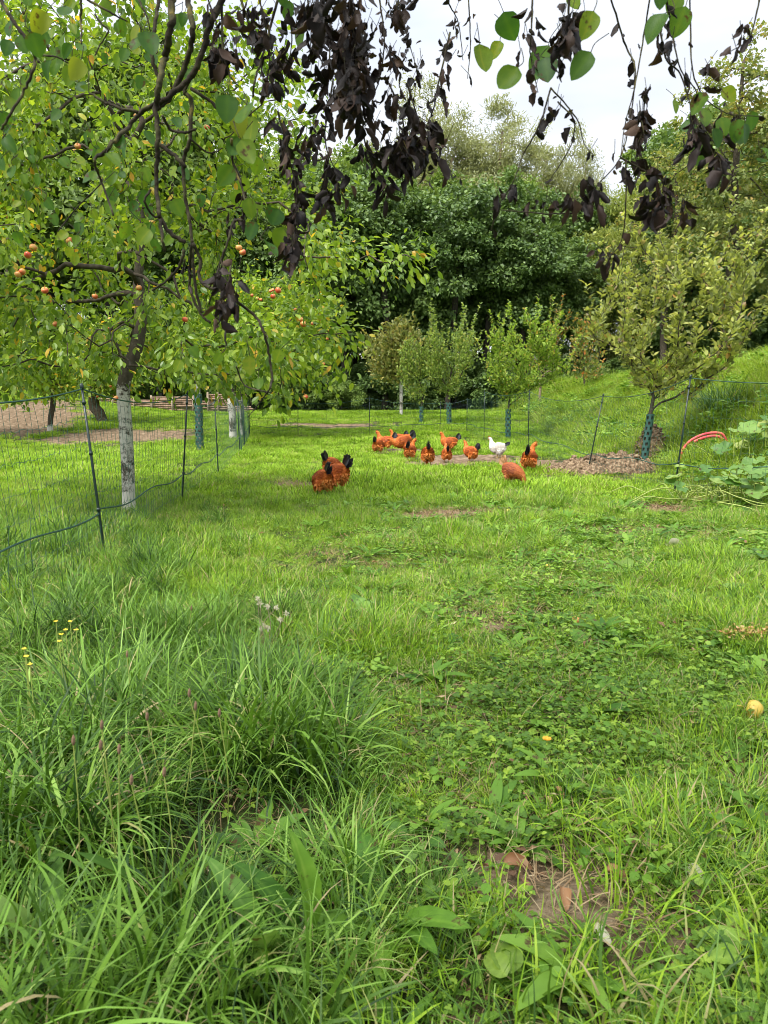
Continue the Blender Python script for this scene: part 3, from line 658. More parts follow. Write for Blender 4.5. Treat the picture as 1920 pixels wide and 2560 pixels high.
# --- young trees with upright shoots
def young(pbase, ppts, envx, top, bot, nT, nleaf, leaf, r0, seed, label, name='young_fruit_tree', mat='young', wash=0, gd=None, gr=.062, shoots=26, spread=.05, depth=.8, up=.55, bark='bark', lean=None, vase=.6, sh=(.25, .6), minz=.5):
    b_ = gpt(*pbase); Y = b_[1]; g = np.random.RandomState(seed)
    root = thing(name, b_, label, 'tree', 'orchard trees' if bark != 'bark_pale' else None)
    xl, xr = at(envx[0], 900, Y)[0], at(envx[1], 900, Y)[0]; zt, zb = at(900, top, Y)[2], at(900, bot, Y)[2]
    tr = [b_-[0, 0, .04]]+[at(a_, c_, Y) for a_, c_ in ppts]
    xc = (xl+xr)/2; hw = (xr-xl)/2
    T = []
    while len(T) < nT:
        v = g.rand(); ww = hw*float((.25 if nT > 100 else .45)+(.75 if nT > 100 else .55)*sstep(0, .5, v))*float(1-.35*sstep(.7, 1, v))*(.72+.4*vnoise(v*6, seed, 1, 3))
        ang = g.rand()*6.283; rr = (.3+.7*g.rand())**.7
        T.append([xc+ww*rr*math.cos(ang), Y+ww*depth*rr*math.sin(ang), zb+(zt-zb)*v*.93])
    T = np.array(T); T[:, 2] += g.randn(len(T))*.12
    P, par, R, n0 = grow(tr, T, g, rmax=r0, droop=-.7, r_tip=.0028, amin=.45, wander=.15, seg=.12, pbias=.15, fan=.75)
    R[:n0] = np.maximum(R[:n0], r0*np.linspace(1, .45, n0))
    ta, la = Acc(), Acc(); skel_tubes(P, par, R, n0, ta, la)
    pos, D, N_ = leaf_sites(P, par, R, n0, g, nleaf, .013, spread, 0, up)
    LP, LD, LN = [pos], [D], [N_]
    hi = T[np.argsort(-T[:, 2]+.3*g.randn(len(T)))[:shoots]]
    for q in hi:
        L_ = g.uniform(*sh); d = norm([(q[0]-xc)*.40/max(hw, .1)+g.randn()*.22, g.randn()*.22, 1]); S = crv([q-d*.1, q+d*L_*.5+g.randn(3)*.03, q+d*L_], 5)
        V, F = tube(S, np.linspace(.005, .002, len(S)), 4); la.add(V, F)
        n_ = int(L_/.020); s_ = g.rand(n_); an = np.arange(n_)*2.4
        LP.append(q+d*(L_*s_)[:, None]); LD.append(np.stack([np.cos(an), np.sin(an), .55+.3*g.rand(n_)], -1)); LN.append(norm(np.stack([-np.cos(an)*.5, -np.sin(an)*.5, np.ones(n_)], -1)+g.randn(n_, 3)*.3))
    LP, LD, LN = np.concatenate(LP), np.concatenate(LD), np.concatenate(LN)
    k = LP[:, 2] > b_[2]+minz; LP, LD, LN = LP[k], LD[k], LN[k]
    ta.build('trunk', washed_mat('pale washed bark', BARK, wash) if wash else M[bark], root, b_, True); la.build('limbs', M[bark], root, b_, True)
    if len(LP):
        V, F, ti = leaves(LP, LD, LN, leaf*(.6+.6*g.rand(len(LP))), T_OVAL); mk('crown', V, F, M[mat], root, b_, ti)
    if gd: guard(root, b_, at(900, gd, Y)[2]-b_[2], gr, ((float(np.interp(gd, [c_ for _, c_ in ppts][::-1]+[pbase[1]], [at(a_, c_, Y)[0]-b_[0] for a_, c_ in ppts][::-1]+[0]))), 0))
    return root
M['young'] = leaf_mat('young leaves', [(0, (.13, .21, .04)), (.5, (.26, .37, .08)), (.9, (.42, .52, .14)), (1, (.46, .40, .10))], trans=.42, rough=.4, spec=.5)
M['quince'] = leaf_mat('quince leaves', [(0, (.16, .20, .06)), (.35, (.28, .33, .10)), (.7, (.44, .50, .12)), (.93, (.58, .60, .18)), (.97, (.48, .36, .26)), (1, (.55, .34, .08))], trans=.45, rough=.42, spec=.5)
M['russet'] = leaf_mat('russet leaves', [(0, (.13, .17, .04)), (.6, (.27, .30, .08)), (1, (.42, .36, .12))], trans=.35, rough=.5)
M['orange'] = leaf_mat('orange leaves', [(0, (.13, .19, .04)), (.5, (.25, .31, .07)), (.75, (.40, .36, .09)), (.88, (.50, .28, .08)), (1, (.55, .18, .05))], trans=.35, rough=.5)
M['fresh'] = leaf_mat('fresh leaves', [(0, (.14, .24, .03)), (.5, (.28, .42, .06)), (.92, (.46, .58, .12)), (1, (.55, .38, .08))], trans=.45, rough=.45)
young((1608, 1168), [(1622, 1060), (1632, 1000), (1640, 940)], (1440, 1930), 600, 985, 105, 4000, .092, .034, 301, 'quince tree with yellowish leaves, leaning trunk in a green guard beside the soil heap', 'quince_tree', 'quince', gd=1035, gr=.058, shoots=95, spread=.035, sh=(.3, 1.0), vase=.6, depth=.7, minz=.95)
young((1270, 1097), [(1268, 1050), (1272, 1010), (1280, 950)], (1172, 1415), 810, 985, 70, 4400, .088, .028, 303, 'bright green young fruit tree in a spotted guard, behind the white hen', mat='fresh', gd=1022, gr=.075, shoots=75, spread=.06, sh=(.3, .95), vase=.45)
young((1123, 1062), [(1124, 1030), (1119, 980), (1128, 930)], (1038, 1220), 830, 965, 52, 3200, .09, .032, 305, 'guarded young fruit tree with the longest upright shoots in the far row', gd=1005, gr=.08, shoots=60, spread=.07, sh=(.4, 1.2), vase=.4)
young((1053, 1057), [(1052, 1030), (1057, 990), (1049, 950)], (985, 1090), 875, 985, 38, 1900, .09, .020, 307, 'smallest young fruit tree in a guard, right of the slim white trunk', gd=1015, gr=.07, shoots=34, spread=.08, sh=(.2, .7), vase=.4)
young((1003, 1038), [(1003, 1000), (1002, 950), (1000, 900)], (915, 1058), 825, 935, 80, 4600, .14, .06, 309, 'young tree with russet crown on a slim white painted trunk', mat='russet', wash=2.4, shoots=26, spread=.2, sh=(.3, .8))
young((1348, 1025), [(1350, 985), (1352, 950), (1354, 920)], (1300, 1425), 800, 960, 42, 260, .10, .05, 311, 'half bare shrub with pale orange branches behind the guarded young tree', 'bare_shrub', 'orange', bark='bark_pale', shoots=18, sh=(.5, 1.3), spread=.05, vase=.4)
young((1462, 985), [(1461, 965), (1460, 940), (1460, 910)], (1425, 1515), 790, 970, 36, 1100, .13, .03, 313, 'shrub with orange and yellow autumn leaves at the foot of the bank', 'autumn_shrub', 'orange', shoots=12, sh=(.3, .6), spread=.15, bark='bark')

# --- the wood behind: each kind is built once, then copied
def wood_tree(kind, seed, H, cw, nT, nl, leaf, mat, tmpl, base_frac=.25, sig=.55, bark='bark_dark', shell=.35, r0=.2, narrow=1.0, droop=.3, top_heavy=1.0):
    g = np.random.RandomState(seed)
    root = thing(kind, (0, 0, 0), 'x', 'tree', None)
    zb = H*base_frac; c = (0, 0, (H+zb)/2); r = (cw/2, cw/2, (H-zb)/2*1.0)
    T = ellip(g, nT, c, r, shell)
    hfrac = (T[:, 2]-zb)/(H-zb); T[:, :2] *= (1.12-.45*np.clip(hfrac, 0, 1)**1.5*top_heavy)[:, None]; T += g.randn(len(T), 3)*.35*sig
    tr = [[0, 0, -.3], [g.randn()*.15, g.randn()*.15, H*.3], [g.randn()*.35, g.randn()*.35, H*.6], [g.randn()*.3, g.randn()*.3, H*.88]]
    P, par, R, n0 = grow(tr, T, g, seg=.55, rmax=r0, r_tip=.012, amin=.25, droop=droop, wander=.3, pbias=.2)
    R[:n0] = np.maximum(R[:n0], r0*np.linspace(1, .3, n0))
    ta, la = Acc(), Acc(); skel_tubes(P, par, R, n0, ta, la, 5)
    ta.build('trunk', M[bark], root, None, True); la.build('limbs', M[bark], root, None, True)
    k = g.randint(0, len(T), nl); idx = np.where(np.arange(len(P)) >= n0)[0]; kk = idx[g.randint(0, len(idx), nl//3)]
    cs = np.array([g.uniform(.55, 1.3) for _ in T])
    pos = T[k]+norm(g.randn(nl, 3))*(g.rand(nl)**.55*sig*cs[k])[:, None]*np.array([1.15, 1.15, .75*narrow])
    pos = np.concatenate([pos, P[kk]+g.randn(len(kk), 3)*sig*.35]); out = norm((pos-np.array(c))*[1, 1, .5]+1e-5)
    D = norm(out*.6+g.randn(len(pos), 3)*.6+[0, 0, -.35]); N_ = norm(np.array([0, 0, 1.])+out*.5+g.randn(len(pos), 3)*.5)
    ct = g.rand(len(T)); ti = np.concatenate([np.clip(ct[k]*.4+.6*g.rand(nl), 0, 1), g.rand(len(kk))])
    V, F, ti = leaves(pos, D, N_, leaf*(.6+.7*g.rand(len(pos))), tmpl, ti)
    mk('crown', V, F, M[mat], root, None, ti)
    root['H'] = H; return root
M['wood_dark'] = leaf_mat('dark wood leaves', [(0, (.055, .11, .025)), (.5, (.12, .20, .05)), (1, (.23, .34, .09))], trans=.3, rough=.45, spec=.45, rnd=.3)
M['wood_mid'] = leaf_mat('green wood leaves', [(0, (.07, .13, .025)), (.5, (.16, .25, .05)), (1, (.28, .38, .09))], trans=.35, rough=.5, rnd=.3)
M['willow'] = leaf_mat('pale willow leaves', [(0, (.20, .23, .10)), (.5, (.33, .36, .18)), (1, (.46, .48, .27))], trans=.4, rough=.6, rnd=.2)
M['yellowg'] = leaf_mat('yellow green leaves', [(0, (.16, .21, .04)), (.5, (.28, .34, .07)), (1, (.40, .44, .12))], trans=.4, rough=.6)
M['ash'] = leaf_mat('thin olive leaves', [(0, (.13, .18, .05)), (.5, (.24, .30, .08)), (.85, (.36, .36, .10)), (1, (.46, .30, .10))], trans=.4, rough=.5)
WF = (T_SIMPLE[0]*[1.25, 1, 1], T_SIMPLE[1])
protos = {
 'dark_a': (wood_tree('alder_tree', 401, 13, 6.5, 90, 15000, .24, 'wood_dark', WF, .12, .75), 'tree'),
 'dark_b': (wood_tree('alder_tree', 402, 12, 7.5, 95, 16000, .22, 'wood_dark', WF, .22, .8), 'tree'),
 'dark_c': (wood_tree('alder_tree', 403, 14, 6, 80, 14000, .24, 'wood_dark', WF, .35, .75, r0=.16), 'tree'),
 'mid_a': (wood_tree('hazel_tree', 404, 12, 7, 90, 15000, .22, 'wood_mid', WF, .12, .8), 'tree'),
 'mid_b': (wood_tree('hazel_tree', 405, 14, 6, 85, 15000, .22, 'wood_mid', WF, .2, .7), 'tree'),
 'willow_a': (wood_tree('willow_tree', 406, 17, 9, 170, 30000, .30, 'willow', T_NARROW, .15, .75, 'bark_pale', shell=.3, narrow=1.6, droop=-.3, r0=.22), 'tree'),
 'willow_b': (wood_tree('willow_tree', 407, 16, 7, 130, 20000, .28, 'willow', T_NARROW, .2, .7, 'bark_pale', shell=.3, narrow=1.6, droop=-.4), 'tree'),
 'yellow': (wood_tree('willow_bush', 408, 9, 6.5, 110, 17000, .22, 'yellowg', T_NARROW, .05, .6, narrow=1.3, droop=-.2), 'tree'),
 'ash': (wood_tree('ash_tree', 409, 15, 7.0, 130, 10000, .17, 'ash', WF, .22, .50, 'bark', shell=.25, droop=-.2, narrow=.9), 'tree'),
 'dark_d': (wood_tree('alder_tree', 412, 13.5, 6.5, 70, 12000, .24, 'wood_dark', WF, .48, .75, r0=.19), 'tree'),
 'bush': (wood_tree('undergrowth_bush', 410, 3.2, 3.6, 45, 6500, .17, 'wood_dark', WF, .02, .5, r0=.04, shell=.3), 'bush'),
 'bush_l': (wood_tree('undergrowth_bush', 411, 3.0, 3.4, 45, 6500, .15, 'wood_mid', WF, .02, .45, r0=.04, shell=.3), 'bush'),
}
used = set()
GRP = 'trees of the wood behind the orchard'
def wt(kind, px, Y, top, label, group=GRP, sx=1.0):
    pr, cat = protos[kind]; x = (px-960)/F_PX*Y*1.0; base = np.array([x, Y, float(hgt(x, Y))-.1])
    H = at(px, top, Y)[2]-base[2]; s = H/pr['H']; a_ = (px*37 % 628)/100.
    if kind not in used:
        used.add(kind); pr.location = base.tolist(); pr.rotation_euler.z = a_; pr.scale = (s*sx, s*sx, s); tag(pr, label, cat, group); return pr
    return copy_tree(pr, base, a_, (s*sx, s*sx, s), label, cat, group)
LM = [(-300, 'beyond the left edge'), (-60, 'behind the tree at the left edge'), (90, 'behind the small tree by the soil path'), (230, 'behind the leaning dark trunked tree'), (380, 'behind the largest apple tree'), (520, 'behind the guarded post-like trunk'),
      (600, 'behind the second apple tree'), (700, 'right of the second apple tree'), (790, 'just left of the open lawn end'), (880, 'left of the slim white trunk'), (960, 'behind the slim white trunk'), (1060, 'behind the smallest guarded young tree'),
      (1140, 'behind the tall shooting young tree'), (1220, 'left of the bright green young tree'), (1290, 'behind the bright green young tree'), (1370, 'behind the half bare shrub'), (1460, 'behind the orange leaved shrub'), (1540, 'just left of the quince tree'), (1640, 'behind the quince trunk'),
      (1730, 'behind the tall grass clump on the bank'), (1830, 'under the tall ash tree'), (1930, 'at the right edge above the bank'), (2050, 'beyond the right edge')]
def where(px):
    q_ = min(LM, key=lambda q_: abs(q_[0]-px)); d = px-q_[0]
    return q_[1]+(', left' if d < -18 else ', right' if d > 18 else '')
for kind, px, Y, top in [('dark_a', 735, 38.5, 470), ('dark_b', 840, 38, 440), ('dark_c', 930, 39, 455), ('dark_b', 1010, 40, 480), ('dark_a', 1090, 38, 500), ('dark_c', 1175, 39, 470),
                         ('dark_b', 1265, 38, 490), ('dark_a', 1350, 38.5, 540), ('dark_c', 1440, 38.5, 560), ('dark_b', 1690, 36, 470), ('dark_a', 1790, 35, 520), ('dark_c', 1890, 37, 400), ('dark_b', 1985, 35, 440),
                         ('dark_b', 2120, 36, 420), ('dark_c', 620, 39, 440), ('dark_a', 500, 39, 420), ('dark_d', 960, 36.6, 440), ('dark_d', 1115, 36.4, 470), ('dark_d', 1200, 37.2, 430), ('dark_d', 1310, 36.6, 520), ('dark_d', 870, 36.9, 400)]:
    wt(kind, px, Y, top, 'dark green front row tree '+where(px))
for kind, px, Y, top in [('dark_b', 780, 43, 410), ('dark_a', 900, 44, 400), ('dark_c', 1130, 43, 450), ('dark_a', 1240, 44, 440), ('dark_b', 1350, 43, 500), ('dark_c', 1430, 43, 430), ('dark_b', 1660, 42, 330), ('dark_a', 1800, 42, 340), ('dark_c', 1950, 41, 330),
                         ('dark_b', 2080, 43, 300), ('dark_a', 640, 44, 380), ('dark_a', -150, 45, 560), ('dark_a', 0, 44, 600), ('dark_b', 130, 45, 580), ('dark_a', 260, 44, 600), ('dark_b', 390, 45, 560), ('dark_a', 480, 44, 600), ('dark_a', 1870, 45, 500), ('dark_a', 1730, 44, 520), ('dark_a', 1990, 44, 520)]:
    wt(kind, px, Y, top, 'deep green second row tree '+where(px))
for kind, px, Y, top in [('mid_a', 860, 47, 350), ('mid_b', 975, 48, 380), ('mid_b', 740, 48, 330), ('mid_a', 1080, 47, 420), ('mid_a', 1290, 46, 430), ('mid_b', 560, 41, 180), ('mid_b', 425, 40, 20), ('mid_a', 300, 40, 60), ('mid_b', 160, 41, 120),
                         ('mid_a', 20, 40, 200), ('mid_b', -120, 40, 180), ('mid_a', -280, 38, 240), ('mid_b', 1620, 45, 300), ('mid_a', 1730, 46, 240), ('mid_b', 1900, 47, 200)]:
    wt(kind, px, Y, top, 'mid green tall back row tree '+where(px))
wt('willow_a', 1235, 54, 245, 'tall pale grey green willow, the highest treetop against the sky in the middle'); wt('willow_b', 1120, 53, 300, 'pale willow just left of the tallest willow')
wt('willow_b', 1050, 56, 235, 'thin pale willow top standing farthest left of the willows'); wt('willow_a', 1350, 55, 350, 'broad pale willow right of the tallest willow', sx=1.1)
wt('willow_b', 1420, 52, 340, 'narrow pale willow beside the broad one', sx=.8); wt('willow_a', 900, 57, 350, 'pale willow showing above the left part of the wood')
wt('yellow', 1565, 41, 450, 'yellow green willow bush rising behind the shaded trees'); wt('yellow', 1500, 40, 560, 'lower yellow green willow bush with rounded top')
wt('ash', 1800, 28, 30, 'tall thin crowned ash tree with yellowing leaves against the sky at top right'); wt('ash', 1925, 30, 130, 'second thin crowned ash tree at the right edge'); wt('ash', 1650, 34, 300, 'smaller olive leaved ash tree beside the tall one')
BU = None
for k, px in enumerate([560, 622, 684, 746, 815, 905, 1010, 1075, 1170, 1215, 1260, 1345, 1390, 1440, 1490, 1530]+[1690, 1780, 1860, 1940, 2030]):
    wt('bush', px+(k*17 % 23), 36.2+(k*29 % 17)*.11, (880+(k*41 % 60)-(40 if px < 900 else 0)) if px < 1600 else 740+(k*41 % 50), 'dark undergrowth bush '+where(px), 'undergrowth bushes')
for k, px in enumerate([640, 715, 790, 860, 1425, 1500, 1385, 20, 110, 200, 300, -80, 400, 470, -160, 60, 255, 350, 540]):
    wt('bush_l', px, 34.6+(k*7 % 5)*.4+(1.5 if px < 600 else 0), 900+(k*31 % 50) if px > 600 else (940 if k % 2 else 800)+(k*13 % 30), 'light green lawn edge bush '+where(px), 'light green bushes')
# ------------------------------------------------------------------ netting fences
nm = flat('green net cord', (.018, .070, .048), rough=.6); pm = flat('dark green post', (.008, .022, .018), rough=.4, spec=.5)
def fence(name, label, posts, seed, step=.08, r=.0013, foot=None):
    """posts: list of (base xyz, top xyz)"""
    g = np.random.RandomState(seed); b0 = np.array(posts[0][0]); root = thing(name, b0, label, 'fence', 'electric poultry netting')
    for k, (b_, t_, vis) in enumerate(posts):
        if not vis: continue
        A = Acc(); ax = norm(np.array(t_)-b_)
        V, F = tube([b_-ax*.06, b_, b_+(t_-b_)*.5, t_], [.003, .0095, .0095, .0085], 8); A.add(V, F)
        V, F = tube([t_-ax*.004, t_+ax*.006, t_+ax*.03, t_+ax*.036], [.010, .014, .013, .006], 8); A.add(V, F)
        for h in (.28, .62, .92):
            c = b_+(t_-b_)*h; V, F = tube([c-ax*.012, c+ax*.012], .0135, 8); A.add(V, F)
        o_ = A.build('post', pm, root, b0, True)
    hs = [0.02, .09, .17, .26, .38, .52, .68, .84]
    for k in range(len(posts)-1):
        (b1, t1, _), (b2, t2, _) = posts[k], posts[k+1]; L = np.linalg.norm(b2-b1); n = max(3, int(L/step)); U = np.linspace(0, 1, n+1)
        sag = .05+.045*L/3
        def pt(u, v):   # v 0 foot .. 1 top cord
            b_ = b1+(b2-b1)*u[..., None]; t_ = t1+(t2-t1)*u[..., None]; z0 = hgt(b_[..., 0], b_[..., 1])+.015
            q = b_+(t_-b_)*v[..., None]; s = sag*4*u*(1-u); q[..., 2] -= s*v**1.5
            q[..., 2] = np.maximum(q[..., 2], z0*(1-v)+q[..., 2]*v); return q
        wob = g.randn(3, 4)
        A = Acc()
        for q in range(n+1):
            vv = np.linspace(0.0, .985, 9); uu = np.full(9, U[q])+.012/L*g.randn(9)*1.0; uu = np.clip(uu, 0, 1)
            P = pt(uu, vv); P[:, 1] += .03*np.sin(vv*5+U[q]*9)*np.sin(math.pi*U[q]); V, F = tube(P, r, 3, False); A.add(V, F)
        for h in hs:
            uu = np.linspace(0, 1, n*2+1); P = pt(uu, np.full(len(uu), h)+.006*g.randn(len(uu))/1.); V, F = tube(P, r*1.1, 3, False); A.add(V, F)
        uu = np.linspace(0, 1, n+9); P = pt(uu, np.ones(len(uu))); V, F = tube(P, .0050, 5); A.add(V, F)
        P = pt(uu, np.full(len(uu), .265)+.02*np.sin(uu*11+k)); V, F = tube(P, .0058, 5); A.add(V, F)
        A.build('netting', nm, root, b0)
    return root
def post(pb, ptp, vis=True):
    b_ = gpt(*pb); return (b_, at(ptp[0], ptp[1], b_[1]), vis)
def wpost(x, y, h=1.13, vis=True):
    b_ = np.array([x, y, float(hgt(x, y))]); return (b_, b_+[0, 0, h], vis)
c0 = post((624, 1090), (622, 1000)); left = [wpost(-1.95, -1.2), wpost(-1.88, 1.9), post((262, 1388), (205, 972)), post((455, 1258), (468, 985)), post((546, 1185), (537, 1003)), post((600, 1135), (592, 990)),
        post((612, 1115), (608, 996)), c0]
fence('netting_fence', 'dark green poultry netting on thin posts running away along the left side', left, 501)
far_posts = [c0[:2]+(False,), post((745, 1090), (745, 1007)), post((925, 1090), (923, 995)), post((1100, 1078), (1101, 1007)), post((1167, 1080), (1168, 998)), post((1210, 1105), (1211, 980))]
fence('netting_fence', 'dark green poultry netting crossing the far end of the run in front of the wood', far_posts, 502, step=.10)
right = [far_posts[-1][:2]+(False,), post((1320, 1125), (1323, 978)), post((1468, 1187), (1508, 990)), post((1685, 1237), (1726, 945)), wpost(4.5, 5.6), wpost(4.9, 2.9)]
fence('netting_fence', 'dark green poultry netting on leaning posts along the foot of the bank on the right', right, 503)

# ------------------------------------------------------------------ log stack beyond the orchard
lm = rough_mat('split logs', [(.3, (.16, .10, .065)), (.55, (.30, .20, .14)), (.8, (.42, .31, .22))], scale=5, detail=6)
for (xa, xb, y0, lab) in [((228), 345, 1034, 'low stack of split pinkish logs, left of the whitewashed trunk'), (378, 492, 1030, 'low stack of split logs seen between the trunk and the first netting post'), (520, 575, 1022, 'short end stack of split logs behind the tree guard')]:
    Y = 31.; a_ = at(xa, y0, Y); b_ = at(xb, y0, Y); z0 = float(hgt((a_[0]+b_[0])/2, Y))-.1; g = np.random.RandomState(xa)
    zt = at(xa, y0-36, Y)[2]; root = thing('log_stack', (a_[0], Y, z0), lab, 'log stack', 'stacks of split logs')
    z = z0
    while z < zt:
        h = g.uniform(.06, .11); x = a_[0]
        while x < b_[0]:
            L = g.uniform(.7, 1.1); P = np.array([[x, Y+g.randn()*.03, z+h*.5], [x+L*.5, Y+g.randn()*.03, z+h*.5+g.randn()*.01], [x+L*.98, Y+g.randn()*.03, z+h*.5]])
            V, F = tube(P, [h*.5, h*.55, h*.5], 6); A = Acc(); A.add(V, F); A.build('log', lm, root, (a_[0], Y, z0)); x += L
        z += h*.98
    for k in range(3):
        x = a_[0]+(b_[0]-a_[0])*(k+.08)/2.2; V, F = tube([[x, Y-.13, z0-.2], [x, Y-.13, zt+.1]], .045, 7); A = Acc(); A.add(V, F); A.build('stake', M['bark_pale'], root, (a_[0], Y, z0), True)

# ------------------------------------------------------------------ soil heap
hm = rough_mat('clodded loam', [(.30, (.05, .032, .018)), (.48, (.16, .105, .060)), (.66, (.33, .24, .15))], scale=22, detail=8, bump=1.0)
def heap(name, label, px0, px1, py, dy, h, seed, sh):
    a_ = gpt(px0, py); b_ = gpt(px1, py); c = (a_+b_)/2; L = abs(b_[0]-a_[0]); g = np.random.RandomState(seed)
    nx, ny = 120, 60; X, Y = np.meshgrid(np.linspace(-.55*L, .55*L, nx), np.linspace(-dy, dy, ny)); X = X+c[0]; Y = Y+c[1]+dy*.6
    u = (X-c[0])/(L*.5); v = (Y-c[1]-dy*.6)/dy
    e = np.clip(1-(np.abs(u)**2.5+v*v)*(1+.5*(vnoise(X, Y, 3, seed)-.5)), 0, 1)
    Z = h*sh(u)*e**.7*(1+.35*(vnoise(X, Y, 4, seed+1)-.5))+e**.4*(.10*(vnoise(X, Y, 9, seed+2)-.5)+.07*(vnoise(X, Y, 21, seed+3)-.5)+.03*(vnoise(X, Y, 45, seed+4)-.5))
    Z = hgt(X, Y)-.05*(e < .02)+Z; i, j = np.meshgrid(np.arange(ny-1), np.arange(nx-1), indexing='ij'); q = (i*nx+j).ravel()
    A = Acc(); A.add(np.stack([X, Y, Z], -1).reshape(-1, 3), np.stack([q, q+1, q+nx+1, q+nx], -1))
    ph = (1+5**.5)/2; ico = norm(np.array([[-1, ph, 0], [1, ph, 0], [-1, -ph, 0], [1, -ph, 0], [0, -1, ph], [0, 1, ph], [0, -1, -ph], [0, 1, -ph], [ph, 0, -1], [ph, 0, 1], [-ph, 0, -1], [-ph, 0, 1]]))
    If = np.array([[0, 11, 5], [0, 5, 1], [0, 1, 7], [0, 7, 10], [0, 10, 11], [1, 5, 9], [5, 11, 4], [11, 10, 2], [10, 7, 6], [7, 1, 8], [3, 9, 4], [3, 4, 2], [3, 2, 6], [3, 6, 8], [3, 8, 9], [4, 9, 5], [2, 4, 11], [6, 2, 10], [8, 6, 7], [9, 8, 1]])
    for _ in range(420):
        ii, jj = g.randint(ny), g.randint(nx)
        if e[ii, jj] < .03: continue
        s = .006+.034*g.rand()**3*(1 if g.rand() < .95 else 2.0); A.add(ico*s*(1+.25*g.rand(12, 1))*[1.15, 1, .85]+[X[ii, jj]+g.randn()*.02, Y[ii, jj]+g.randn()*.02, Z[ii, jj]+s*.2], If)
    o_ = A.build(name, hm, None, c); o_.location = c.tolist(); tag(o_, label, 'soil heap', None); return o_
heap('soil_heap', 'low heap of crumbly brown soil stretching from the young quince trunk to the left', 1345, 1690, 1182, .62, .32, 601, lambda u: .35+.65*sstep(-1, .5, u))
heap('soil_heap', 'taller rounded mound of dug soil behind the quince trunk guard', 1580, 1705, 1150, .50, .50, 611, lambda u: np.ones_like(u))

# ------------------------------------------------------------------ red hose hoops, squash plants, ornamental grass
rm = rough_mat('faded red hose', [(.35, (.60, .05, .07)), (.5, (.66, .13, .11)), (.7, (.66, .30, .20))], scale=4, rough=.45, bump=0, spec=.4)
h0 = gpt(1765, 1160); Yh = h0[1]+.15
root = thing('red_hose', h0, 'faded red hose bent into two arches over the weeds below the bank', 'hose')
for pts, dy in (([(1700, 1152), (1706, 1126), (1726, 1102), (1756, 1087), (1785, 1082), (1806, 1086), (1817, 1106)], 0), ([(1735, 1104), (1760, 1094), (1785, 1090), (1804, 1096), (1810, 1114), (1808, 1140)], -.12)):
    V, F = tube(crv([at(a_, b_, Yh+dy) for a_, b_ in pts], 8), .020, 10); A = Acc(); A.add(V, F); A.build('hose_loop', rm, root, h0, True)
sq = leaf_mat('squash leaves', [(0, (.09, .20, .04)), (.6, (.19, .33, .07)), (1, (.38, .44, .12))], trans=.35, rough=.5, spots=14)
sm = flat('yellow green vine', (.30, .36, .08), rough=.5)
def squash(label, px, py, n, r, hmax, size, seed, vines=10):
    c = gpt(px, py); g = np.random.RandomState(seed); root = thing('squash_plant', c, label, 'squash plant', 'squash plants on the right')
    Ps, Ds, Ns, SA = [], [], [], Acc()
    for k in range(n):
        a_ = g.rand()*6.283; rr = r*math.sqrt(g.rand()); x, y = c[0]+rr*math.cos(a_), c[1]+rr*math.sin(a_); b_ = np.array([x, y, float(hgt(x, y))]); t_ = b_+[g.randn()*.06, g.randn()*.06-.03, hmax*(.35+.65*g.rand())]
        V, F = tube(crv([b_, (b_+t_)/2+g.randn(3)*.03, t_], 4), [.005]*9, 5); SA.add(V, F)
        Ps.append(t_); an = g.rand()*6.28; Ds.append([math.cos(an), math.sin(an), -.15]); Ns.append(norm([g.randn()*.35, -.45+g.randn()*.25, 1]))
    for k in range(vines):
        x, y = c[0]+g.uniform(-r, r), c[1]+g.uniform(-r, r)*.8; P = []; an = g.rand()*6.28
        for q in range(6):
            P.append([x, y, float(hgt(x, y))+.03+.16*math.sin(q/5*math.pi)*g.rand()]); an += g.randn()*.5; x += .11*math.cos(an)*2; y += .09*math.sin(an)*2
        V, F = tube(crv(P, 5), .0055, 5); SA.add(V, F)
    SA.build('vines', sm, root, c, True)
    # palmate blades with five lobes and a wavy rim
    nr, na = 4, 25; th = np.linspace(-math.pi*.94, math.pi*.94, na); rim = (.72+.22*np.abs(np.cos(th*2.5))**.8)*(1-.12*np.abs(th)/math.pi)
    T = [[0, 0, 0]]
    for q in range(1, nr+1):
        f_ = q/nr
        for a_, rr in zip(th, rim): T.append([rr*f_*math.sin(a_)*.62, rr*f_*math.cos(a_)*.62+.12*f_, .10*f_*math.sin(a_*5)*.5+.10*f_*f_-.02])
    F = [[0, 1+q, 2+q] for q in range(na-1)]
    for q in range(nr-1):
        for p_ in range(na-1):
            a_ = 1+q*na+p_; F += [[a_, a_+na, a_+na+1], [a_, a_+na+1, a_+1]]
    V, F, ti = leaves(np.array(Ps), np.array(Ds), np.array(Ns), size*(.6+.6*g.rand(n)), (np.array(T), np.array(F)), g.rand(n)); mk('leaves', V, F, sq, root, c, ti, True)
    return root
squash('squash plant with big lobed leaves and yellow vines beside the nearest right post', 1820, 1255, 38, .62, .38, .18, 701, 26)
squash('squash plant with large pale leaves by the red hose at the right edge', 1890, 1165, 34, .55, .60, .20, 703, 6)
squash('squash plant climbing the bank above the red hose', 1930, 1100, 26, .55, .55, .19, 705, 4)
M['miscan'] = leaf_mat('long dark grass', [(0, (.05, .12, .03)), (.6, (.10, .20, .05)), (1, (.18, .30, .09))], trans=.3, rough=.45)
c = np.array([5.9, 13.0, float(hgt(5.9, 13.0))]); o_ = blades(520, .30, .7, 1.1, .011, 9, .40, 1.9, M['miscan'], 'ornamental_grass', 707, 0)
C.objects.link(o_); o_.location = c.tolist(); tag(o_, 'large fountain shaped clump of dark green grass high on the bank', 'grass clump')

